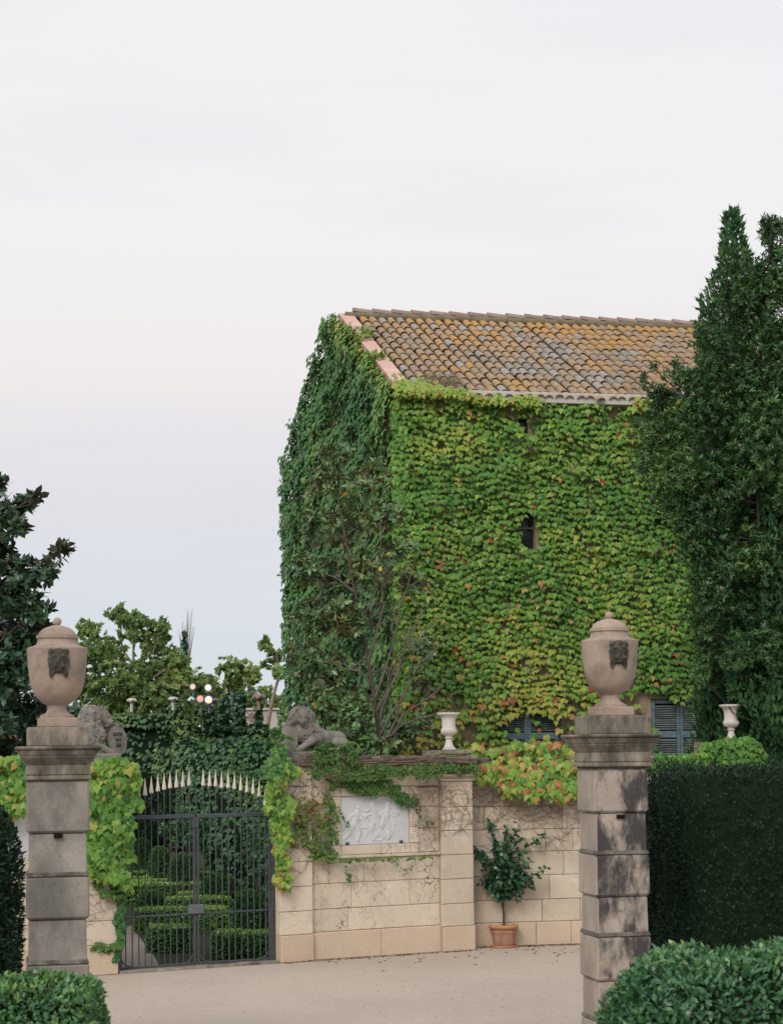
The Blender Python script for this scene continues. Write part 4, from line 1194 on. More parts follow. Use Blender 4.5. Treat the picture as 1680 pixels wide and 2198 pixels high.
# ------------------------------------------------------------------ white campana urns on the wall
def campana(label, loc, s=1.0):
    t = thing('white_urn', label, 'urn', loc, R(12), 'white urns on the wall')
    q = .00172 * s
    zz_ = lambda y: (690 - y) * q
    MB().block(52 * q, 52 * q, .001, zz_(668), .004).build('foot_block', M_WURN, t)
    MB().lathe([(50 * q, zz_(667)), (50 * q, zz_(655)), (38 * q, zz_(636)), (31 * q, zz_(610)), (29 * q, zz_(585)), (40 * q, zz_(578)), (41 * q, zz_(570)), (30 * q, zz_(564)), (34 * q, zz_(556)), (52 * q, zz_(545)), (68 * q, zz_(525)), (73 * q, zz_(505)), (70 * q, zz_(490)), (66 * q, zz_(484)), (66 * q, zz_(440)), (69 * q, zz_(400)), (78 * q, zz_(375)), (95 * q, zz_(358)), (108 * q, zz_(350)), (111 * q, zz_(342)), (110 * q, zz_(332)), (104 * q, zz_(331)), (80 * q, zz_(360)), (66 * q, zz_(380))], 40).build('vase', M_WURN, t, smooth=35)
    g = MB()
    for k in range(22):
        a = 2 * PI * k / 22
        for_pts = [(math.cos(a) * r * q, math.sin(a) * r * q, zz_(y)) for r, y in ((52, 546), (68, 527), (73, 507), (70, 490))]
        g.tube(for_pts, [.004 * s, .0085 * s, .0095 * s, .005 * s], 5)
    g.build('gadroon', M_WURN, t, smooth=60)
    return t
p = WALL.at(WALL.hit(963.5, 1616, -.14)[0], .14, WALL.hit(963, 1612, -.14)[1])
campana('white urn standing on the wall pilaster between lion and shuttered window', (p.x, p.y, zc(968, 1610) + .002), .94)
p = REC.at(REC.hit(1569, 1600, -.22)[0], .22, 0)
campana('white urn on the leafy wall in front of the dark cypress', (p.x, p.y, REC.z(1569, 1592) + .002), .98)

# ------------------------------------------------------------------ potted tree
pb = pgm(1081, 2033); pb.z = 0
pot = thing('potted_tree', 'small leafy tree growing in a terracotta pot against the ashlar wall', 'potted plant', pb)
MB().lathe([(.20, 0), (.215, .012), (.215, .03), (.20, .034), (.175, .02)], 36).build('saucer', M_TERRA, pot, smooth=35)
MB().lathe([(.150, .021), (.165, .06), (.183, .18), (.190, .222), (.200, .228), (.202, .24), (.195, .246), (.197, .285)], 36).build('pot', M_TERRA, pot, smooth=35)
MB().lathe([(.197, .286), (.218, .294), (.232, .310), (.234, .328), (.226, .345), (.205, .352), (.198, .345), (.192, .325), (.192, .30)], 36).build('rim', M_RIM, pot, smooth=50)
MB().lathe([(.19, .30), (.12, .318), (.04, .325), (.005, .327)], 20).build('soil', M_SOIL, pot, smooth=60)
tr = MB(); tr.tube([(0, 0, .31), (.006, 0, .5), (-.004, 0, .62), (-.002, 0, .78), (.01, 0, 1.0), (0, 0, 1.3)], [.021, .018, .017, .016, .014, .008], 7)
tp_ = lambda zx, zy: ((zx - 640) * .1392 / 140, (1990 - zy) * .1392 / 140)
tipz = [(430, 20, .05), (880, 90, -.05), (720, 150, .1), (920, 290, .0), (1275, 250, .05), (1320, 760, -.1), (60, 355, .0), (180, 400, .1), (300, 560, -.25), (1080, 640, -.15), (1130, 1010, .05), (290, 950, -.1), (480, 1060, -.2), (850, 1210, -.05), (600, 1240, -.15), (640, 600, -.3), (800, 700, -.3), (560, 800, -.32), (700, 950, -.3), (900, 900, -.2), (450, 750, .2), (800, 500, .2), (1000, 800, .2), (650, 780, .25), (420, 880, -.2), (760, 1100, -.15), (520, 420, .1), (640, 330, -.1)]
P, Y, N, T = [], [], [], []
for zx, zy, y in tipz:
    tx, tz = tp_(zx, zy); e = np.array([tx, y, tz])
    b0 = np.array([0, 0, min(max(.78, tz - .45), 1.15)])
    mid = b0 + (e - b0) * .5 + np.array([0, 0, .05])
    tr.tube([tuple(b0), tuple(mid), tuple(e)], [.008, .005, .002], 5)
    n = int(18 + 34 * np.linalg.norm(e - b0))
    u = rng.uniform(.18, 1.0, n) ** .8
    q = b0 * ((1 - u) ** 2)[:, None] + mid * (2 * u * (1 - u))[:, None] + e * (u ** 2)[:, None] + rng.normal(0, .018, (n, 3))
    ax = unit((e - b0)[None] + 0 * q)
    d = unit(rng.normal(size=(n, 3)) + ax * .5 - np.array([0, 0, .45]))
    P.append(q); Y.append(d); N.append(np.array([0, -.5, 1.0]) + rng.normal(0, .4, (n, 3))); T.append(np.clip(rng.normal(.38, .17, n) + .45 * (rng.uniform(size=n) < .06), 0, 1))
d = sphere_pts(520); q = np.array([.03, 0, 1.09]) + d * np.array([.38, .34, .33]) * rng.uniform(.35, 1, (520, 1))
P.append(q); Y.append(unit(d + rng.normal(0, .5, (520, 3)) - np.array([0, 0, .6]))); N.append(d * .5 + np.array([0, -.3, .8]) + rng.normal(0, .3, (520, 3))); T.append(np.clip(rng.normal(.32, .16, 520), 0, 1))
tr.build('trunk', M_BARK, pot, smooth=60)
P = np.concatenate(P); leaves('foliage', P, np.concatenate(Y), np.concatenate(N), rng.normal(.086, .014, len(P)), shape_ellip(.31, .04, .12), np.concatenate(T), M_CAM, pot, 300, -P[:, 1] + rng.uniform(0, .2, len(P)))

# ------------------------------------------------------------------ ivy on the garden walls
wi = thing('boston_ivy', 'pale yellow-green ivy draped over the top of the ashlar wall', 'ivy', REC.at(0), REC.th)
rs0, rs1 = -.25, REC.s(1236, 1680)
def drape(root, plane, poly, n, size, tint, mat, off=.05, thick=.16, parts=300, shape=SH_IVY, seed=1, holes=0.0, ysh=0.0, dep=None):
    """leaves inside a survey polygon on a wall face"""
    q = np.array([plane.hit(x, y) for x, y in poly])
    lo, hi = q.min(0), q.max(0)
    S = rng.uniform(lo[0], hi[0], n * 3); Z = rng.uniform(lo[1], hi[1], n * 3)
    nz = noise(np.stack([S, Z, S * 0], 1), 6, seed)
    Sx = S + .05 * nz; Zx = Z + .06 * noise(np.stack([S, Z, S * 0], 1), 7, seed + 2)
    ins = np.zeros(len(S), bool); j = len(q) - 1
    for i in range(len(q)):
        c = ((q[i, 1] > Zx) != (q[j, 1] > Zx)) & (Sx < (q[j, 0] - q[i, 0]) * (Zx - q[i, 1]) / (q[j, 1] - q[i, 1] + 1e-12) + q[i, 0])
        ins ^= c; j = i
    if holes: ins &= noise(np.stack([S, Z, S * 0], 1), 9, seed + 5) > -1.6 + holes
    S, Z = S[ins][:n], Z[ins][:n]
    pos, yd, nd = wall_leaves(S, Z, off, thick)
    pos[:, 1] -= .04 * (1 + noise(np.stack([S, Z, S * 0], 1), 5, seed + 8)) - ysh
    if dep: pos[:, 1] += rng.uniform(0, dep, len(S))
    t = tint(S, Z) if callable(tint) else np.clip(rng.normal(tint[0], tint[1], len(S)), 0, 1)
    o = rng.uniform(size=len(S)) < (tint[2] if not callable(tint) and len(tint) > 2 else .01)
    t = np.where(o, rng.uniform(.82, 1, len(S)), t)
    sz = rng.normal(size, size * .16, len(S))
    leaves('foliage', pos, yd, nd, sz, shape, t, mat, root, parts, sz + .3 * -pos[:, 1])
drape(wi, REC, [(1010, 1655), (1040, 1632), (1100, 1638), (1180, 1630), (1240, 1632), (1240, 1706), (1190, 1712), (1140, 1700), (1095, 1705), (1060, 1678), (1020, 1680)], 900, .118, (.60, .14, .16), M_IVY, .16, .16)
drape(wi, REC, [(1000, 1600), (1060, 1600), (1150, 1590), (1235, 1600), (1236, 1640), (1000, 1660)], 230, .115, (.60, .14, .16), M_IVY, -.2, .4, 0, holes=.9)
st = MB(); stems(st, 0, rs1, zr(1830), zr(1690), 110, -.012, .0055, 20, 0.0); stems(st, 0, rs1, zr(1760), zr(1690), 70); stems(st, .4, rs1, zr(1800), zr(1700), 26, -.012, .004, 16, -1.2); tag(st.build('stem', M_VINE, wi), kind='stuff')
WI2 = [(552, 1640), (562, 1606), (588, 1598), (602, 1616), (612, 1642), (600, 1660), (560, 1670)]
wi2 = thing('boston_ivy', 'yellowing ivy trailing down the wall end beside the gate, under the lion', 'ivy', WALL.at(0), WALL.th)
drape(wi2, WALL, [(572, 1640), (600, 1628), (640, 1640), (612, 1668), (606, 1720), (608, 1790), (600, 1850), (598, 1905), (583, 1880), (584, 1800), (568, 1740), (560, 1680)], 800, .098, lambda s, z: np.clip(rng.normal(.55, .15, len(s)) + .14 * np.clip((2.0 - z) / .6, 0, 1), 0, .9), M_IVY, .10, .14)
drape(wi2, WALL, WI2, 300, .080, (.40, .12), M_IVYD, .12, .14, 0)
wi3 = thing('boston_ivy', 'bright ivy cascading over the pale wall between pillar and gate', 'ivy', WALL.at(0), WALL.th)
drape(wi3, WALL, [(196, 1632), (240, 1624), (282, 1650), (290, 1690), (272, 1740), (276, 1800), (268, 1860), (262, 1905), (236, 1880), (205, 1890), (180, 1880), (180, 1640)], 1500, .102, lambda s, z: np.clip(.39 + rng.normal(0, .16, len(s)) + .18 * np.clip((z - 2.5) / .4, 0, 1), 0, .85), M_IVY, .10, .14)
drape(wi3, WALL, [(232, 1880), (262, 1890), (262, 1985), (258, 2060), (246, 2070), (250, 1990), (240, 1930)], 220, .07, (.25, .12), M_IVYD, .02, .05, 0)
drape(wi3, WALL, [(190, 2030), (225, 2024), (258, 2018), (258, 2034), (225, 2036), (190, 2040)], 120, .055, (.45, .1), M_SMALLIVY, .09, .05, 0)
drape(wi3, WALL, [(192, 1890), (204, 1896), (250, 1916), (262, 1925), (250, 1928), (215, 1912), (192, 1902)], 120, .05, (.4, .12), M_SMALLIVY, .09, .05, 0)
st = MB(); stems(st, WALL.s(190), sG, WALL.z(220, 1985), WALL.z(220, 1900), 26, -.075, .004); tag(st.build('stem', M_VINE, wi3), kind='stuff')
wi4 = thing('boston_ivy', 'ivy tumbling over the wall top on the outer side of the grey pillar', 'ivy', WALL.at(0), WALL.th)
drape(wi4, WALL, [(-120, 1640), (0, 1626), (60, 1622), (60, 1745), (0, 1740), (-60, 1735), (-120, 1730)], 1200, .104, lambda s, z: np.clip(.54 + rng.normal(0, .14, len(s)) - .2 * (rng.uniform(size=len(s)) < .25), 0, .85), M_IVY, .10, .14)
drape(wi4, WALL, [(0, 1716), (60, 1712), (60, 1752), (0, 1752)], 60, .10, (.88, .07), M_IVY, .06, .04, 0)
# small-leaved creeper over the coping and the relief
cr_ = thing('creeper', 'small-leaved green creeper trailing along the coping and over the relief wall', 'ivy', WALL.at(0), WALL.th)
drape(cr_, WALL, [(640, 1648), (700, 1640), (800, 1640), (940, 1636), (1010, 1636), (1012, 1664), (940, 1664), (800, 1672), (700, 1672), (650, 1664)], 1500, .042, (.42, .13, .03), M_SMALLIVY, .16, .05, 300, shape_small(.5))
drape(cr_, WALL, [(690, 1672), (760, 1668), (820, 1672), (850, 1690), (872, 1722), (840, 1712), (800, 1702), (760, 1698), (700, 1690)], 900, .040, (.45, .12), M_SMALLIVY, .02, .04, 150, shape_small(.5))
drape(cr_, WALL, [(840, 1700), (882, 1704), (884, 1730), (868, 1732), (850, 1716)], 110, .055, (.22, .08), M_SMALLIVY, .03, .03, 0, shape_small(.5))
drape(cr_, WALL, [(688, 1700), (712, 1712), (720, 1780), (722, 1850), (700, 1856), (670, 1830), (640, 1800), (620, 1760), (640, 1752), (690, 1770)], 900, .040, (.48, .13, .05), M_SMALLIVY, .02, .05, 100, shape_small(.5), holes=.9)
drape(cr_, WALL, [(610, 1700), (680, 1720), (690, 1760), (640, 1770), (606, 1770)], 300, .045, (.70, .16, .25), M_SMALLIVY, .08, .04, 0, shape_small(.5), holes=1.0)
drape(cr_, WALL, [(605, 1770), (660, 1790), (700, 1850), (680, 1840), (640, 1815), (606, 1800)], 240, .042, (.5, .15, .1), M_SMALLIVY, .08, .04, 0, shape_small(.5))
drape(cr_, WALL, [(716, 1716), (722, 1718), (742, 1780), (740, 1784), (730, 1770)], 60, .035, (.35, .1), M_SMALLIVY, .02, .03, 0, shape_small(.5))
drape(cr_, WALL, [(720, 1842), (800, 1838), (920, 1832), (920, 1838), (870, 1842), (800, 1846), (724, 1850)], 200, .036, (.6, .1), M_SMALLIVY, .04, .03, 0, shape_small(.5))
drape(cr_, WALL, [(824, 1842), (850, 1850), (882, 1864), (880, 1868), (846, 1856)], 50, .036, (.55, .1), M_SMALLIVY, .02, .03, 0, shape_small(.5))
drape(cr_, WALL, [(885, 1700), (905, 1740), (925, 1765), (922, 1772), (900, 1750), (884, 1720)], 90, .04, (.35, .12), M_SMALLIVY, .02, .03, 0, shape_small(.5))
drape(cr_, WALL, [(740, 1840), (748, 1840), (742, 1890), (736, 1885)], 40, .035, (.4, .1), M_SMALLIVY, .02, .03, 0, shape_small(.5))
drape(cr_, WALL, [(656, 1630), (672, 1612), (720, 1606), (760, 1616), (760, 1640), (700, 1640), (650, 1646)], 520, .045, (.40, .13), M_SMALLIVY, .20, .05, 100, shape_small(.5), holes=1.0)
drape(cr_, WALL, [(572, 1572), (586, 1560), (600, 1566), (612, 1590), (606, 1602), (596, 1580), (584, 1578), (580, 1612), (570, 1612)], 300, .045, (.38, .12), M_SMALLIVY, .20, .06, 100, shape_small(.5))
drape(cr_, WALL, [(660, 1602), (700, 1590), (735, 1590), (745, 1602), (700, 1606), (665, 1612)], 260, .042, (.42, .12), M_SMALLIVY, .20, .06, 60, shape_small(.5))
drape(cr_, WALL, [(200, 1582), (220, 1584), (222, 1592), (205, 1592)], 60, .045, (.3, .1), M_SMALLIVY, .18, .05, 0, shape_small(.5))
st = MB()
stems(st, sB, fl, zc(690, 1900), zc(690, 1660), 45, -.036, .0042, 18); stems(st, fr_, sC, zc(920, 1860), zc(920, 1660), 45, -.036, .0042, 18); stems(st, sB, sC, zc(806, 1900), zc(806, 1845), 22, -.04, .0036, 14); stems(st, sB, sC, zc(806, 1706), zc(806, 1660), 40, -.036, .0042, 18); stems(st, jl, jr, jb, jt, 7, -.03, .003, 8); stems(st, WALL.s(885), sD, zc(950, 1790), zc(950, 1680), 130, -.076, .0045, 18); stems(st, sA, sB, zc(630, 1880), zc(630, 1660), 70, -.076, .0042, 18)
for k in range(44):
    s = random.uniform(sA, sD - .6); y = -.165 - random.uniform(0, .03); z = random.uniform(zc0 + .01, zc1 + .01)
    pts = [(s + i * .12, y - random.uniform(0, .012), z + random.uniform(-.014, .014)) for i in range(random.randint(4, 9)) if s + i * .12 < sD]
    if len(pts) > 2: st.tube(pts, .006, 4)
tag(st.build('stem', M_VINE, cr_), kind='stuff')
wi5 = thing('boston_ivy', 'green ivy mound spilling round the foot of the white urn near the cypress', 'ivy', REC.at(0), REC.th)
drape(wi5, REC, [(1480, 1640), (1500, 1596), (1530, 1584), (1590, 1582), (1625, 1600), (1632, 1632), (1560, 1640)], 520, .105, (.30, .14), M_IVY, .12, .2, 200)  # low tint paints the shade this ivy lies in
drape(wi5, REC, [(1388, 1650), (1400, 1620), (1480, 1616), (1500, 1650)], 300, .10, (.30, .13), M_IVY, -.1, .3, 0)

# ------------------------------------------------------------------ hedges and shrubs
def super_pts(n, p, rx, ry, rz_):
    d = sphere_pts(n)
    r = (np.abs(d) ** p).sum(1) ** (-1 / p)
    q = d * r[:, None]
    nrm = unit(np.sign(q) * np.abs(q) ** (p - 1))
    return q * np.array([rx, ry, rz_]), nrm, d
def clipped(root, size, n, leaf, shape, mat, p=8, tint=(.45, .15), parts=0, rough=.03, cz=None, loose=.5, core=True, lumps=1.2, tseed=1, depth=.12, top_light=.14):
    """clipped shrub: twiggy core with foliage on its rounded box surface; size = half widths and full height"""
    rx, ry, h = size; cz = h / 2 if cz is None else cz
    q, nr, d = super_pts(n, p, rx, ry, h / 2)
    cam_l = root.matrix_basis.inverted() @ EYE if False else None
    nz = noise(q, lumps, tseed)
    q = q + nr * (rough * nz)[:, None] - nr * (rng.uniform(0, 1, (n, 1)) ** 1.5 * depth)
    q[:, 2] += cz
    k = q[:, 2] > -.02
    q, nr, nz = q[k], nr[k], nz[k]; n = len(q)
    yd = nr * .55 + np.array([0, 0, .35]) + rng.normal(0, loose, (n, 3))
    nd = nr * .8 + np.array([0, 0, .5]) + rng.normal(0, .4, (n, 3))
    t = tint[0] + tint[1] * rng.normal(size=n) + .10 * nz
    # upward leaves tinted lighter: light on the hedge top put into colour
    t = t + top_light * np.clip((nr[:, 2] - .4) / .5, 0, 1)
    o = Vector(root.location); cz_ = Vector(EYE) - o
    th = root.rotation_euler[2]; e = np.array([cz_.x * math.cos(th) + cz_.y * math.sin(th), -cz_.x * math.sin(th) + cz_.y * math.cos(th), cz_.z])
    sc_ = -np.linalg.norm(q - e, axis=1) + .4 * rng.uniform(size=n)
    leaves('foliage', q, yd, nd, rng.normal(leaf, leaf * .18, n), shape, np.clip(t, 0, 1), mat, root, parts, sc_)
    if core:
        c = MB(); v, _, dd = None, None, None
        c.ball((0, 0, 0), 1, 28, 18)
        vv = np.array([tuple(x) for x in c.v]); r = (np.abs(vv) ** p).sum(1) ** (-1 / p)
        vv = vv * r[:, None] * np.array([rx - depth * .6, ry - depth * .6, h / 2 - depth * .6]) + np.array([0, 0, cz]); vv[:, 2] = np.maximum(vv[:, 2], 0)
        c.v = [tuple(x) for x in vv]
        c.build('branches', M_CORE, root, smooth=60)

a = px(1420, 1800, 19.4); Lh, Dh = 5.6, 1.9; th = R(3)
hh = EYE.z - (1647 - 1604) * 19.4 / 3900 - GZ * 0
ctr = Vector((a.x, a.y, 0)) + Vector((math.cos(th), math.sin(th), 0)) * (Lh / 2) + Vector((-math.sin(th), math.cos(th), 0)) * (Dh / 2)
t = thing('tall_hedge', 'tall dark clipped hedge behind the lichen-blackened gate pillar', 'hedge', ctr, th)
clipped(t, (Lh / 2, Dh / 2, hh), 105000, .052, SH_SPRAY, M_YEW, 14, (.28, .18), 120, .075, lumps=1.9)  # dark leaf tint includes the shade of the trees overhead
lc = px(1772, 2000, 13.3)
t = thing('laurel_hedge', 'rounded laurel hedge at the foot of the lichen-blackened pillar', 'hedge', (lc.x, lc.y, 0), R(6))
clipped(t, (1.50, 1.05, 1.57), 46000, .055, shape_ellip(.26, .04, .14), M_LAUREL, 4.2, (.45, .19), 300, .07, loose=.6, lumps=2.2, tseed=4)
t = thing('laurel_hedge', 'low leafy hedge with flat top in front of the grey gate pillar', 'hedge', (-2.58 - 1.3, 15.75, 0), R(4))
clipped(t, (1.3, .68, 1.08), 46000, .055, shape_ellip(.26, .04, .14), M_LAUREL, 18, (.58, .19), 300, .06, loose=.6, lumps=2.0, tseed=6)
p = px(-42, 1900, 18.4)
t = thing('yew_column', 'narrow dark clipped conifer standing before the wall on the outer side of the grey pillar', 'shrub', (p.x, p.y, 0))
clipped(t, (.375, .375, 2.52), 15000, .07, SH_SPRAY, M_YEW, 3.2, (.42, .16), 60, .03)

# parterre beyond the gate
def parterre(label, x0, x1, ytop, w=.45, h=.42, tint=.55, d=None, rz=R(4), name='box_hedge', leafn=1.0):
    d = d or 3900 * (EYE.z - (GZ + h)) / (ytop - 1618)
    p0, p1 = px(x0, 1800, d), px(x1, 1800, d)
    L = (p1.x - p0.x) / math.cos(rz)
    c = Vector(((p0.x + p1.x) / 2, d + w / 2, GZ))
    t = thing(name, label, 'hedge', c, rz)
    clipped(t, (L / 2, w / 2, h), int(5200 * (L * (w + 2 * h)) * leafn), .038, SH_SMALL, M_BOX, 9, (tint, .15), 0, .025, tseed=int(ytop), depth=.06, top_light=.34)
HB = [('thin bright box hedge between the yellowish and the path-side rows', 262, 420, 1885, .3, .42, .72), ('thin green box hedge in the shade of the climbing shrub', 330, 470, 1868, .3, .42, .50),
      ('thin box hedge strip just beyond the slanting bright hedge', 380, 500, 1914, .3, .42, .60), ('low thin box hedge leading from the path to the lock box', 290, 400, 1948, .3, .42, .55), ('thin box hedge ending beside the leafy arch', 440, 520, 1896, .3, .42, .55),
      ('long low box hedge just inside the iron gate, nearest the bars', 452, 600, 2000, .7, .40, .50), ('short box hedge at the bend of the garden path', 312, 405, 1984, .55, .42, .50),
      ('box hedge stub behind the lock box of the gate', 398, 484, 1948, .5, .42, .62), ('slanting bright box hedge in the middle of the parterre', 352, 492, 1925, .5, .42, .66),
      ('straight bright box hedge across the parterre on the path side', 262, 430, 1893, .5, .42, .68), ('narrow box hedge next to the ivied bank, third from the gate', 430, 486, 1908, .4, .4, .55),
      ('box hedge edging the plot under the leafy arch', 508, 586, 1938, .5, .42, .42),
      ('yellowish box hedge partly behind the path-side hedge', 274, 345, 1877, .5, .42, .66), ('distant box hedge below the climbing shrub', 345, 430, 1858, .5, .42, .40),
      ('far box hedge beside the tall dark hedge', 268, 340, 1866, .4, .42, .45), ('farthest box hedge at the foot of the tall dark hedge', 280, 350, 1842, .6, .45, .48),]
for a in HB: parterre(a[0], a[1], a[2], a[3], a[4], a[5], a[6])
TB = [('clipped topiary ball farthest from the gate', 304, 1800, 46, .24, .9, .32), ('clipped topiary dome in front of the climbing shrub', 342, 1818, 42, .24, 1.0, .46), ('large dark topiary dome in mid parterre', 392, 1838, 40, .30, 1.0, .30),
      ('topiary dome beside the ivied bank', 461, 1876, 36, .27, .6, .30), ('topiary dome on the path side of the parterre', 322, 1914, 33.5, .24, .6, .36), ('dark topiary ball under the bank near the hinge post', 531, 1912, 31.5, .24, .6, .28)]
for lab, x, y, d, r, h, tn in TB:
    p = px(x, y, d); t = thing('topiary', lab, 'shrub', (p.x, p.y, GZ))
    hh_ = max(h, p.z - GZ)
    clipped(t, (r, r, hh_), 12000, .042, SH_SMALL, M_BOX, 2.6, (tn, .14), 0, .04, depth=.08)
pp = [(262, 2079), (346, 2080), (330, 2050), (306, 2020), (292, 2000), (284, 1986), (272, 1990), (262, 2040)]
def pz(x, y, z):
    r = ray(x, y); return EYE + r * ((EYE.z - z) / -r.z)
sheet('garden_path', [pz(x, y, GZ + .005) for x, y in pp][::-1], GZ + .006, M_PATH)

# leafy shrub and arch behind the bars
def leafy(name, label, cat, clumps_px, d, per, k, size, shape, mat, trunk=None, parts=0, rad_d=1.0, inner=.35, up=.3, phi=(.6, 1.3), dt=0.0, twigs=4, r0=.04, tmat=None, grp=None, base=None, jit=.5, tl=0.0, yellow=0.0):
    """tree or shrub whose crown is clumps given by sight lines at distance D (a clump may carry its own offset in depth)"""
    cl = []
    for c in clumps_px:
        x, y, rx, ry = c[:4]; dd = d + (c[4] if len(c) > 4 else random.uniform(-.5, .5) * rad_d)
        p = px(x, y, dd); s = dd / 3900.0
        cl.append((p, (rx * s, min(rx, ry) * s * rad_d if rad_d < 3 else rx * s, ry * s)))
    if base is None:
        b = px(trunk[0][0], 1700, d) if trunk else cl[0][0].copy()
        base = Vector((b.x, b.y, GZ))
    t = thing(name, label, cat, base, 0, grp)
    mb = MB()
    if trunk:
        tp = [px(x, y, d) for x, y in trunk]
        full = [base] + tp
        mb.tube([q - base for q in full], [r0 * (1 - .75 * i / (len(full) - 1)) for i in range(len(full))], 8)
    else: tp = [base + Vector((0, 0, .2))]
    dense = [a.lerp(b, q / 5.0) for a, b in zip(tp[:-1], tp[1:]) for q in range(5)] + [tp[-1]]
    limbs(mb, dense, cl, r0 * .32, r0 * .14, base, twigs)
    mb.build('trunk', tmat or M_BARK, t, smooth=60)
    P, Y, N, T = clump_leaves([(tuple(c - base), r) for c, r in cl], per, k, size, phi, inner, up, tintf=None, jitter=jit)
    T = np.clip(T + dt, 0, .9)
    if yellow: T = np.where(rng.uniform(size=len(T)) < yellow, 1.0, T)
    e = np.array(EYE - base)
    leaves('foliage', P, Y, N, rng.normal(size, size * .18, len(P)), shape, T, mat, t, parts, -np.linalg.norm(P - e, axis=1) + rng.uniform(0, 1.2, len(P)))
    return t
leafy('shrub', 'loose pale-leaved shrub climbing behind the middle of the gate', 'shrub', [(372, 1780, 26, 24), (392, 1760, 22, 30), (400, 1800, 26, 22), (440, 1800, 30, 40), (385, 1735, 10, 22), (430, 1760, 24, 24), (455, 1840, 22, 28)], 36.5, 900, 4, .075, SH_BROAD, M_LAUREL, None, 0, 1.0, .3, dt=.05)
leafy('shrub', 'leafy arch of foliage over the parterre near the hinge post', 'shrub', [(480, 1910, 8, 20), (488, 1893, 10, 9), (502, 1888, 12, 7), (516, 1892, 9, 8), (524, 1910, 7, 16)], 33.0, 700, 4, .06, SH_SMALL, M_BOX, None, 0, .8, .2, dt=-.15)
leafy('shrub', 'white-flecked slim shrub in the shade between bank and hinge post', 'shrub', [(540, 1830, 26, 34), (560, 1880, 26, 30), (548, 1780, 28, 30)], 33.5, 800, 4, .075, SH_BROAD, M_CAM, None, 0, .8, .3)

# ------------------------------------------------------------------ ivied bank and battlements across the garden
def mass(name, label, cat, lumps_px, d, mat, size, per, tint, shape=SH_IVY, core=M_CORE, parts=0, rz=0.0, depthk=1.0, extra=None):
    c0 = lumps_px[0]; b = px(c0[0], 1700, d); b.z = GZ
    t = thing(name, label, cat, b, 0)
    cm = MB(); P, Y, N, T = [], [], [], []
    for c in lumps_px:
        x, y, rx, ry = c[:4]; dd = d + (c[4] if len(c) > 4 else 0); ti = tint + (c[5] if len(c) > 5 else 0)
        pex = c[6] if len(c) > 6 else 2.6
        s = dd / 3900.0; p = px(x, y, dd) - b
        R3 = (rx * s, min(rx, 40) * s * depthk, ry * s)
        n = int(per * (R3[0] * R3[1] + R3[1] * R3[2] + R3[0] * R3[2]))
        q, nr, _ = super_pts(n, pex, *R3)
        nz = noise(q + np.array(p), 1.6, 3)
        q = q + nr * (.10 * nz * min(R3))[:, None] - nr * rng.uniform(0, .12, (n, 1))
        P.append(q + np.array(p)); dn = rng.normal(0, .35, (n, 3))
        Y.append(np.array([0, 0, -1.0]) + nr * .45 + dn); N.append(nr + np.array([0, 0, .45]) + rng.normal(0, .3, (n, 3)))
        T.append(np.clip(ti + .13 * rng.normal(size=n) + .1 * nz, 0, 1))
        bb = MB().ball((0, 0, 0), 1, 16, 10); vv = np.array([tuple(v) for v in bb.v]); rr_ = (np.abs(vv) ** pex).sum(1) ** (-1 / pex)
        vv = vv * rr_[:, None] * (np.array(R3) * .93 - .03) + np.array(p); cm.add([tuple(v) for v in vv], bb.f)
    tag(cm.build('branches', core, t, smooth=70), kind='stuff')
    P = np.concatenate(P); e = np.array(EYE - b)
    leaves('foliage', P, np.concatenate(Y), np.concatenate(N), rng.normal(size, size * .17, len(P)), shape, np.concatenate(T), mat, t, parts, -np.linalg.norm(P - e, axis=1) + rng.uniform(0, 1, len(P)))
    return t
mass('ivy_bank', 'steep bank of dark ivy rising behind the gate towards the farmhouse', 'ivy', [(430, 1650, 60, 60), (490, 1650, 70, 70, 0, -.05), (555, 1660, 60, 75), (480, 1725, 95, 75, -1.5), (575, 1740, 60, 90, -1.5, -.05), (520, 1815, 80, 85, -3.0, -.1), (590, 1850, 50, 90, -3.0, -.1), (405, 1625, 40, 45, .5), (360, 1640, 30, 40, 1, .05)], 39.5, M_BANK, .088, 1500, .42, parts=150)
mass('ivied_battlement', 'battlemented garden wall smothered in ivy below the lit plane trees', 'wall', [(383, 1548, 14, 42, 0, .10, 5), (372, 1532, 9, 22, .2, .12, 4), (416, 1560, 12, 24, 0, .25, 4), (448, 1545, 15, 32, 0, -.12, 5), (481, 1530, 14, 36, 0, -.12, 5), (514, 1526, 17, 44, 0, -.12, 5), (556, 1538, 11, 34, 0, -.12, 5), (555, 1572, 26, 22, 0, -.08, 4), (470, 1590, 100, 34, .5, -.06, 5), (415, 1610, 26, 24, -1, .34, 3), (453, 1604, 17, 22, -1, .36, 3), (545, 1600, 40, 24, -1, .14, 3), (395, 1570, 20, 25, -1, .3)], 42.5, M_BANK, .075, 1900, .42, depthk=.9)
mass('ivied_wall', 'ivy-clad garden wall seen between the lettered lion and the battlements', 'wall', [(325, 1592, 90, 58, 0, -.02, 9), (215, 1600, 60, 52, .3, -.08, 6), (283, 1530, 9, 18, -.2, .1, 4), (320, 1548, 88, 16, -.15, .12, 5), (312, 1638, 30, 22, -2, 0, 2.4)], 43.5, M_BANK, .085, 1500, .40, depthk=.7)
mass('dark_hedge', 'tall dark hedge closing the far end of the parterre', 'hedge', [(330, 1735, 100, 90, 0, 0, 9), (400, 1720, 60, 70, 1.0, -.05, 6)], 49, M_YEW, .12, 700, .45, SH_SMALL, depthk=.7)
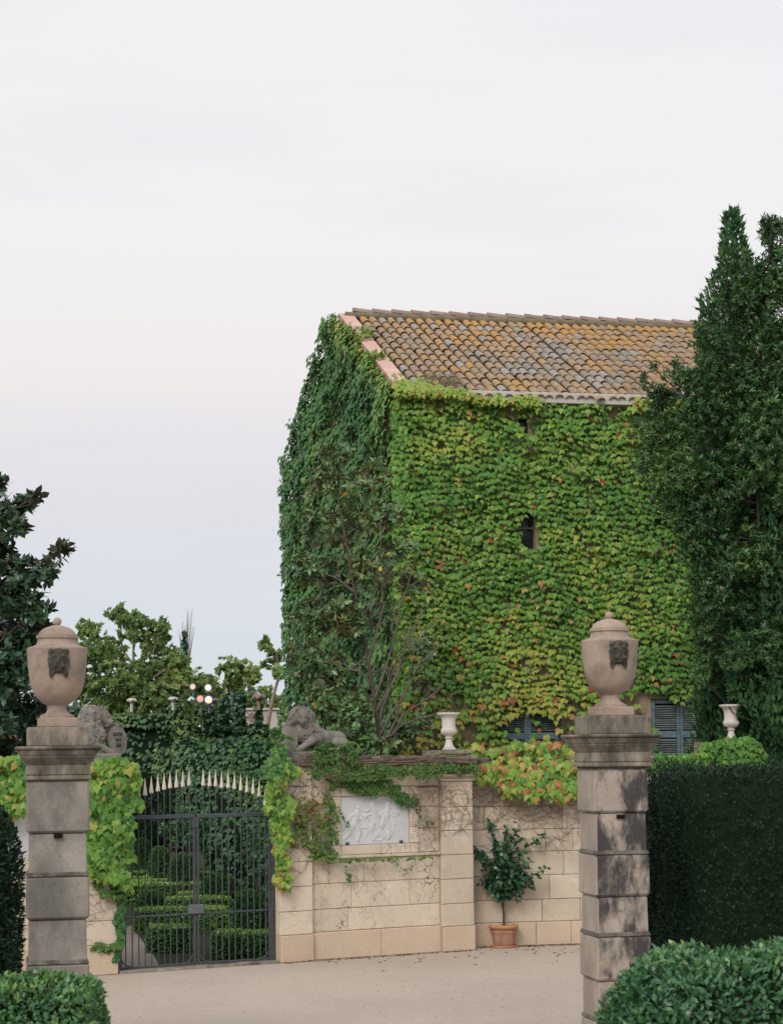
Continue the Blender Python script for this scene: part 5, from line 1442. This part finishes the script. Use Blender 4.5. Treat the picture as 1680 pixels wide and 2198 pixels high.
def finial(label, x, y, d, mat, s=1.0):
    p = px(x, y + 9, d); b = Vector((p.x, p.y, p.z))
    t = thing('basket_finial', label, 'ornament', b, 0)
    MB().lathe([(.06 * s, -.16), (.06 * s, -.02), (.07 * s, 0), (.05 * s, .03), (.12 * s, .08), (.16 * s, .12), (.15 * s, .13)], 14).build('basket', mat, t, smooth=40)
    m = MB()
    for k in range(16):
        a = 2.4 * k; r = .17 * s * math.sqrt(k / 16.0)
        m.ball((r * math.cos(a), r * math.sin(a), .15 * s + .06 * s * (1 - (k / 16) ** 2)), .062 * s, 8, 6)
    m.build('fruit', mat, t, smooth=70)
finial('pale stone basket of fruit on the ivy-clad wall near the lettered lion', 283, 1504, 43.0, M_WURN, .6)
finial('pale stone fruit basket at the start of the battlements', 372, 1501, 42.0, M_WURN, .58)
finial('brown stone fruit basket beside the glowing lamps', 458, 1505, 42.8, M_RIDGE, .66)
finial('reddish fruit basket on the battlement nearest the farmhouse', 556, 1500, 42.0, M_RIDGE, .80)

# ------------------------------------------------------------------ trees
mg = leafy('magnolia_tree', 'magnolia tree with bare lower branches growing against the gable end', 'tree',
      [(715, 975, 40, 22), (700, 1035, 42, 34), (762, 1045, 42, 34), (805, 1010, 28, 24), (680, 1130, 38, 36), (745, 1135, 50, 42), (820, 1105, 45, 36), (858, 1180, 40, 32), (662, 1225, 40, 40), (730, 1240, 50, 45), (800, 1225, 50, 42), (885, 1255, 38, 28),
       (670, 1320, 46, 44), (740, 1335, 50, 42), (822, 1325, 40, 32), (660, 1420, 44, 46), (722, 1440, 48, 44), (690, 1520, 48, 38), (642, 1545, 34, 28), (760, 1530, 38, 38), (822, 1600, 36, 18), (868, 1580, 34, 30), (900, 1555, 24, 24), (740, 1592, 40, 22), (905, 1390, 22, 24), (910, 1460, 18, 22), (690, 1590, 40, 22)],
      30.6, 720, 7, .118, shape_ellip(.20, .04, .14), M_MAG, [(818, 1625), (812, 1560), (800, 1480), (790, 1420), (775, 1340), (762, 1270), (745, 1180), (735, 1120), (722, 1050), (715, 985)], 300, .9, .15, .5, (.7, 1.25),   .10, 4, .05, None, None, None, .6, 0, .010)
mb = MB()
b0 = Vector(mg.location)
for path in ([(814, 1560), (840, 1470), (872, 1400), (912, 1355)], [(816, 1580), (868, 1490), (905, 1420), (935, 1395)], [(806, 1500), (838, 1400), (858, 1300), (882, 1225)], [(812, 1550), (850, 1450), (880, 1370), (915, 1290)], [(818, 1600), (870, 1530), (915, 1500), (940, 1470)],
             [(800, 1480), (770, 1440), (735, 1425), (690, 1420)], [(790, 1420), (812, 1340), (820, 1260), (842, 1180)], [(816, 1590), (860, 1560), (900, 1540), (935, 1530)], [(762, 1270), (720, 1240), (680, 1225)], [(808, 1530), (845, 1430), (866, 1390), (880, 1330)], [(818, 1600), (850, 1540), (872, 1480), (890, 1400)], [(812, 1570), (835, 1500), (842, 1420), (838, 1340)], [(775, 1340), (800, 1280), (820, 1200), (815, 1110)]):
    q = [px(x + random.uniform(-3, 3), y, 30.6 - .35 * i * random.uniform(.3, 1)) - b0 for i, (x, y) in enumerate(path)]
    q2 = [q[0]]
    for a, b in zip(q[:-1], q[1:]): q2 += [a.lerp(b, .5) + Vector((random.uniform(-.05, .05), 0, random.uniform(-.04, .04))), b]
    r0_ = random.uniform(.016, .028)
    mb.tube(q2, [r0_ * (1 - .75 * i / (len(q2) - 1)) for i in range(len(q2))], 6)
    for _ in range(3):
        s_ = random.choice(q2[2:]); e_ = s_ + Vector((random.uniform(-.1, .4), random.uniform(-.2, .2), random.uniform(.15, .5)))
        mb.tube([s_, s_.lerp(e_, .5) + Vector((.04, 0, -.03)), e_], [.008, .006, .003], 4)
mb.build('branch', plain_mat('grey_branch', (.17, .145, .12), (.23, .20, .17), 14, .9, .15, bump=.4), mg, smooth=60)

leafy('magnolia_tree', 'dark glossy magnolia standing behind the covered urn, rising against the sky', 'tree',
      [(-5, 1045, 22, 18), (12, 1105, 34, 30), (52, 1080, 22, 18), (72, 1068, 13, 11), (35, 1130, 22, 20), (-5, 1170, 34, 44), (-30, 1250, 60, 60), (40, 1215, 34, 20), (60, 1240, 34, 24), (98, 1228, 26, 17), (118, 1205, 14, 15), (132, 1180, 14, 14), (145, 1168, 9, 9), (25, 1290, 60, 40), (75, 1310, 34, 26), (-10, 1370, 80, 60), (50, 1370, 50, 46), (90, 1350, 26, 20), (20, 1450, 70, 56), (80, 1420, 26, 30), (40, 1530, 66, 52), (-30, 1590, 70, 60), (85, 1570, 50, 40), (140, 1560, 32, 34), (168, 1540, 20, 26), (160, 1600, 30, 20)],
      29.0, 900, 7, .14, shape_ellip(.25, .04, .14), M_MAGDARK, [(-50, 1620), (-55, 1450), (-60, 1300), (-50, 1180), (-40, 1080)], 200, .9, .12, .5, (.7, 1.25), 0, 3, .08, yellow=.008)
PL = 'plane trees beyond the garden'
leafy('plane_tree', 'broad plane tree with yellowing leaves rising behind the lettered lion', 'tree',
      [(190, 1352, 30, 22), (180, 1400, 40, 30), (230, 1400, 46, 40), (258, 1318, 26, 24), (285, 1345, 34, 36), (300, 1330, 20, 20), (330, 1370, 38, 38), (350, 1345, 18, 18), (345, 1430, 56, 46), (270, 1450, 66, 46), (205, 1470, 50, 40), (382, 1420, 26, 26), (385, 1460, 30, 30), (310, 1500, 70, 35), (160, 1440, 30, 34), (240, 1510, 60, 30), (200, 1530, 50, 30), (300, 1535, 60, 24), (380, 1520, 40, 36), (350, 1490, 40, 36)],
      66, 330, 5, .135, SH_IVY, M_PLANE, [(300, 1600), (296, 1530), (290, 1470), (286, 1430)], 60, .9, .2, .3, (.6, 1.4), .02, 4, .17, M_BARKPALE)
leafy('plane_tree', 'smaller pale plane tree glowing above the battlements', 'tree',
      [(425, 1470, 28, 30), (452, 1475, 24, 24), (490, 1432, 26, 24), (525, 1436, 30, 20), (545, 1455, 20, 16), (510, 1470, 40, 24), (470, 1505, 56, 26), (545, 1500, 36, 22), (575, 1482, 13, 9), (590, 1510, 26, 22), (430, 1515, 34, 24), (500, 1535, 60, 24), (560, 1540, 40, 24), (420, 1540, 40, 24), (405, 1470, 24, 26)],
      72, 330, 5, .14, SH_IVY, M_PLANE, [(520, 1600), (512, 1540), (508, 1510)], 40, .9, .2, .3, (.6, 1.4), .14, 3, .14, M_BARKPALE)
leafy('plane_tree', 'leaning pale-trunked tree half hidden by the gable ivy', 'tree',
      [(572, 1384, 16, 13), (588, 1410, 16, 13), (596, 1440, 10, 9), (570, 1425, 8, 6), (566, 1495, 8, 5)], 52, 400, 4, .17, SH_IVY, M_PLANE, [(572, 1570), (585, 1500), (602, 1440), (592, 1400)], 30, .9, .2, .3, (.6, 1.4), -.05, 3, .085, M_BARKPALE)
mb = MB(); p = px(396, 1500, 78); b0 = Vector((p.x, p.y, GZ))
t = thing('bare_poplar', 'leafless slender poplar with upright twigs above the plane trees', 'tree', b0)
for k in range(15):
    x = 383 + 36 * k / 14.0 + random.uniform(-2, 2); yt = 1292 + abs(k - 9) * 7 + random.uniform(0, 30)
    q = [px(398 + (x - 398) * f_, 1470 + (yt - 1470) * f_, 78) - b0 for f_ in (0, .35, .7, 1)]
    mb.tube(q, [.035, .028, .018, .006], 4)
mb.tube([Vector((0, 0, 0)), px(398, 1470, 78) - b0], [.12, .05], 6); mb.build('trunk', M_BARKPALE, t)
mass('ivy_column', 'narrow dark ivied column standing between the plane trees and the sky', 'tree', [(396, 1375, 5, 26, 0, -.1, 3), (397, 1420, 6, 44, 0, -.1, 3)], 76, M_BANK, .2, 220, .25)
# cypresses and bay beside the farmhouse
def cypress(label, x, ytop, d, rmax, slope, n, zlow=GZ, tint=.42):
    p = px(x, 1700, d); zt_ = px(x, ytop, d).z; H = zt_ - GZ
    t = thing('cypress', label, 'tree', (p.x, p.y, GZ))
    u = rng.uniform(0, 1, n) ** .75; z = H * (1 - u)
    a = rng.uniform(0, 2 * PI, n)
    prof = np.minimum(rmax, (H - z) * slope + .05) * np.clip(z / 1.0 + .3, 0, 1)
    lump = 1 + .30 * noise(np.stack([np.cos(a) * 1.5, np.sin(a) * 1.5, z * 1.3], 1), 1.5, x)
    r = prof * lump * (1 - .35 * rng.uniform(0, 1, n) ** 2)
    rad = np.stack([np.cos(a), np.sin(a), 0 * a], 1)
    P = rad * r[:, None]; P[:, 2] = z
    Y = np.array([0, 0, 1.0]) + rad * .55 + rng.normal(0, .35, (n, 3)); N = rad + np.array([0, 0, .4]) + rng.normal(0, .4, (n, 3))
    T = np.clip(tint + .15 * rng.normal(size=n) + .14 * (lump - 1) * 4, 0, .95)
    T = np.where(rng.uniform(size=n) < .004, 1, T)
    leaves('foliage', P, Y, N, rng.normal(.14, .025, n), SH_SPRAY, T, M_CYP, t, 100, -P[:, 1])
    MB().tube([(0, 0, 0), (0, 0, H * .5), (0, 0, H * .93)], [.14, .08, .015], 7).build('trunk', M_BARK, t)
    MB().lathe([(.02, .0), (rmax * .62, .9), (min(rmax, 5 * slope) * .62, H - 6), (.02, H - .5)], 12).build('branches', M_CORE, t, smooth=80)
cypress('tall pointed cypress beside the farmhouse roof, highest of the trees', 1600, 452, 31.2, .66, .25, 26000)
cypress('slim cypress spire emerging just above the roof ridge', 1538, 640, 31.6, .30, .10, 6000)
cypress('dark cypress behind the white urn, half out of frame', 1672, 860, 29.9, .72, .16, 16000, tint=.34)
leafy('bay_tree', 'large dense bay tree overhanging the farmhouse roof and front wall', 'tree',
      [(1470, 812, 40, 30), (1420, 850, 34, 28), (1500, 870, 60, 50), (1400, 900, 34, 34), (1440, 930, 70, 50), (1530, 790, 40, 46), (1560, 900, 80, 70), (1612, 800, 80, 90), (1660, 720, 46, 60), (1640, 640, 40, 60), (1600, 690, 36, 60), (1400, 980, 40, 26), (1460, 1010, 70, 44), (1550, 1030, 90, 70), (1640, 960, 80, 80), (1445, 1075, 50, 34), (1510, 1110, 60, 44), (1600, 1110, 90, 60), (1490, 1180, 40, 34), (1560, 1210, 70, 56), (1650, 1200, 70, 80), (1540, 1290, 40, 34), (1600, 1310, 60, 60), (1660, 1380, 50, 70), (1590, 1400, 40, 40), (1510, 730, 14, 20), (1535, 690, 12, 18),
       (1648, 500, 22, 30), (1662, 540, 26, 30), (1640, 480, 11, 16), (1655, 470, 9, 12), (1670, 490, 16, 24), (1548, 600, 9, 14), (1540, 640, 10, 14), (1560, 570, 10, 14), (1622, 580, 14, 30), (1495, 700, 7, 7), (1382, 815, 8, 12), (1404, 792, 7, 12), (1450, 780, 14, 12), (1390, 1010, 26, 12), (1500, 700, 10, 10), (1503, 1255, 30, 36), (1488, 1330, 22, 20), (1516, 1400, 28, 36), (1530, 1450, 26, 34, .8), (1498, 1165, 34, 24), (1520, 1340, 30, 30), (1505, 1450, 18, 20), (1470, 1130, 26, 16), (1640, 590, 34, 50), (1690, 600, 50, 70), (1695, 740, 60, 80), (1690, 880, 70, 90), (1700, 1040, 70, 90), (1700, 1220, 70, 100), (1600, 620, 26, 50), (1580, 560, 16, 40), (1560, 640, 18, 40), (1545, 740, 26, 50), (1640, 1480, 50, 70), (1590, 1500, 30, 50)],
      29.6, 1900, 7, .085, shape_ellip(.17, .03, .08), M_BAY, [(1650, 1600), (1645, 1400), (1630, 1200), (1622, 1000), (1628, 820), (1642, 640), (1650, 540)], 300, .75, .12, .45, (.6, 1.2), .05, 2, .05, plain_mat('dark_bark', (.035, .03, .024), (.055, .045, .036), 14, .9, .15, bump=.5), yellow=.006)

# ------------------------------------------------------------------ small distant things
def flood(label, x, y, d, r, c, s, rim, drop=.3):
    p = px(x, y, d); t = thing('floodlight', label, 'lamp', (p.x, p.y, p.z - drop)); z = drop
    MB().tube([(0, .12, 0), (0, .12, z - r)], .025, 6).build('post', M_LAMPPOST, t)
    h = MB().lathe([(r * .4, -.16), (r, -.02), (r * 1.15, 0), (r * 1.15, .02), (r, .02)], 16).build('housing', rim, t, (0, .0, z)); h.rotation_euler = (R(90), 0, 0)
    l = MB().lathe([(r * .98, .0), (r * .6, .02), (.005, .03)], 16).build('lens', emit_mat('lamp_glow', c, s), h, (0, 0, .012))
M_BLUE = plain_mat('blue_housing', (.03, .07, .30), (.04, .09, .34), 5, .4, .5, bump=0)
flood('bright white floodlight with a blue rim shining between the battlements', 448, 1502, 41.2, .10, (1, .74, .50), 1.15, M_BLUE)
flood('rosy glowing floodlight beside the bright blue-rimmed one', 430, 1500, 41.6, .085, (1, .42, .30), 1.0, M_LAMPPOST)
flood('small pink lamp glowing among the plane leaves, above the rosy one', 414, 1474, 60, .10, (1, .55, .46), 1.1, M_LAMPPOST)
flood('small white lamp glowing among the plane leaves, above the blue-rimmed one', 447, 1476, 60, .12, (1, .85, .68), 1.15, M_LAMPPOST)
p = px(498, 1500, 50); t = thing('lamp_post', 'thin blue-grey metal post with a long horizontal arm above the battlements', 'post', (p.x, p.y, GZ)); z = px(498, 1484, 50).z - GZ
MB().tube([(0, 0, 0), (0, 0, z)], .03, 6).build('post', M_LAMPPOST, t); MB().tube([(0, 0, z - .06), (.72, 0, z - .02)], .022, 6).build('arm', M_LAMPPOST, t)
M_PALEW = stone_mat('pale_render', (.62, .57, .50), (.56, .52, .46), (.36, .33, .30), 2, 4)
p = px(548, 1545, 56); t = thing('garden_pavilion', 'small pale garden building glimpsed through the battlement ivy', 'building', (p.x, p.y, GZ), R(6)); z = px(548, 1524, 56).z - GZ
MB().box(-.35, .7, 0, 2, 0, z).build('wall', M_PALEW, t); MB().box(-.4, .75, -.06, 2.06, z, z + .06).build('cornice', M_PALEW, t)
w = MB().lathe([(.14, 0), (.14, .03), (.005, .03)], 20).build('round_window', M_RIDGE, t, (-.10, .0, z - .22)); w.rotation_euler = (R(90), 0, 0)
p = px(60, 1545, 46); t = thing('brick_house', 'terracotta-coloured house peeping through the dark magnolia', 'house', (p.x, p.y, GZ), R(5)); z = px(60, 1528, 46).z - GZ
M_TW = plain_mat('terracotta_render', (.52, .22, .12), (.46, .20, .11), 3, .9, .15)
MB().box(-1.4, 1.4, 0, 3, 0, z).build('wall', M_TW, t)
MB().add([(-1.6, -.2, z), (1.6, -.2, z), (1.6, 3.2, z), (-1.6, 3.2, z), (-1.6, 1.5, z + .2), (1.6, 1.5, z + .2)], [(0, 1, 5, 4), (2, 3, 4, 5), (0, 4, 3), (1, 2, 5), (0, 3, 2, 1)]).build('roof', M_RIDGE, t)
# loose pebbles, and the litter that gathers along the wall foot
nP = 9000; P = np.stack([rng.uniform(-6, 5, nP), 11 + 18 * rng.uniform(0, 1, nP) ** .8, np.zeros(nP)], 1)
kk = np.array([(Vector((p[0], p[1], 0)) - WALL.o).dot(WALL.n) > .12 for p in P]); P = P[kk]; nP = len(P)
tet = np.array([(1, 0, -.2), (-.5, .87, -.2), (-.5, -.87, -.2), (.1, .1, .7)]); sz = rng.gamma(2.2, .0024, nP) + .0025
V = P[:, None] + tet[None] * rng.uniform(.6, 1.2, (nP, 4, 3)) * sz[:, None, None] + np.array([0, 0, .003])
F = (np.array([(0, 1, 3), (1, 2, 3), (2, 0, 3)])[None] + (np.arange(nP) * 4)[:, None, None]).reshape(-1, 3)
M_PEB = leaf_mat('pebble', [(0, (.30, .25, .21)), (.6, (.46, .39, .33)), (1, (.60, .54, .47))], 0, .9, .1)
tag(link('gravel_pebbles', mesh_np('gravel_pebbles', V, F, M_PEB, np.repeat(rng.uniform(0, 1, nP), 4))), kind='stuff')
S_ = np.concatenate([rng.uniform(sA, sD, 420), rng.uniform(sD, sD + 2.6, 520)])
P = np.array([(WALL.at(a_, -.10 - abs(rng.normal(0, .05)), .004) if a_ < sD else REC.at(a_ - sD + .06, -.05 - abs(rng.normal(0, .09)), .004))[:] for a_ in S_])
Yd = rng.normal(size=(len(P), 3)) * np.array([1, 1, .15]); Nd = np.array([0, 0, 1.0]) + rng.normal(0, .25, (len(P), 3))
sv, st_ = SH_SMALL; yd = unit(Yd); nd = unit(Nd - (Nd * yd).sum(1)[:, None] * yd); xd = np.cross(yd, nd); zs_ = rng.gamma(3, .007, len(P)) + .008
V = P[:, None] + zs_[:, None, None] * (sv[None, :, :1] * xd[:, None] + sv[None, :, 1:2] * yd[:, None] + sv[None, :, 2:3] * nd[:, None])
F = (st_[None] + (np.arange(len(P)) * len(sv))[:, None, None]).reshape(-1, 3)
tag(link('leaf_litter', mesh_np('leaf_litter', V, F, M_DRY, np.repeat(np.clip(rng.normal(.25, .25, len(P)), 0, 1), len(sv)))), kind='stuff')
# fallen leaves on the gravel
lm = [mesh_np('fallen_leaf', SH_IVY[0], SH_IVY[1], M_DRY, np.full(len(SH_IVY[0]), k)) for k in (.1, .4, .7, 1.0)]
p = pgm(755, 2047); o = link('fallen_leaf', lm[3], None, (p.x, p.y, .012), 1.2); o.scale = (.13, .13, .13)
tag(o, 'yellow fallen leaf lying on the gravel below the relief panel', 'leaf')
for k in range(46):
    x = random.choice([random.uniform(700, 1000), random.uniform(1000, 1240), random.uniform(1120, 1240)]); base = 2052 - (x - 700) * .05
    y = base + abs(random.gauss(0, 16)) + 3
    p = pgm(x, y); s = random.uniform(.03, .065)
    o = link('fallen_leaf', lm[random.choice((0, 0, 0, 1, 2))], None, (p.x, p.y, .006), random.uniform(0, 6)); o.scale = (s, s, s)
    tag(o, 'small dry fallen leaf scattered on the gravel near the wall', 'leaf', 'dry leaves on the gravel')
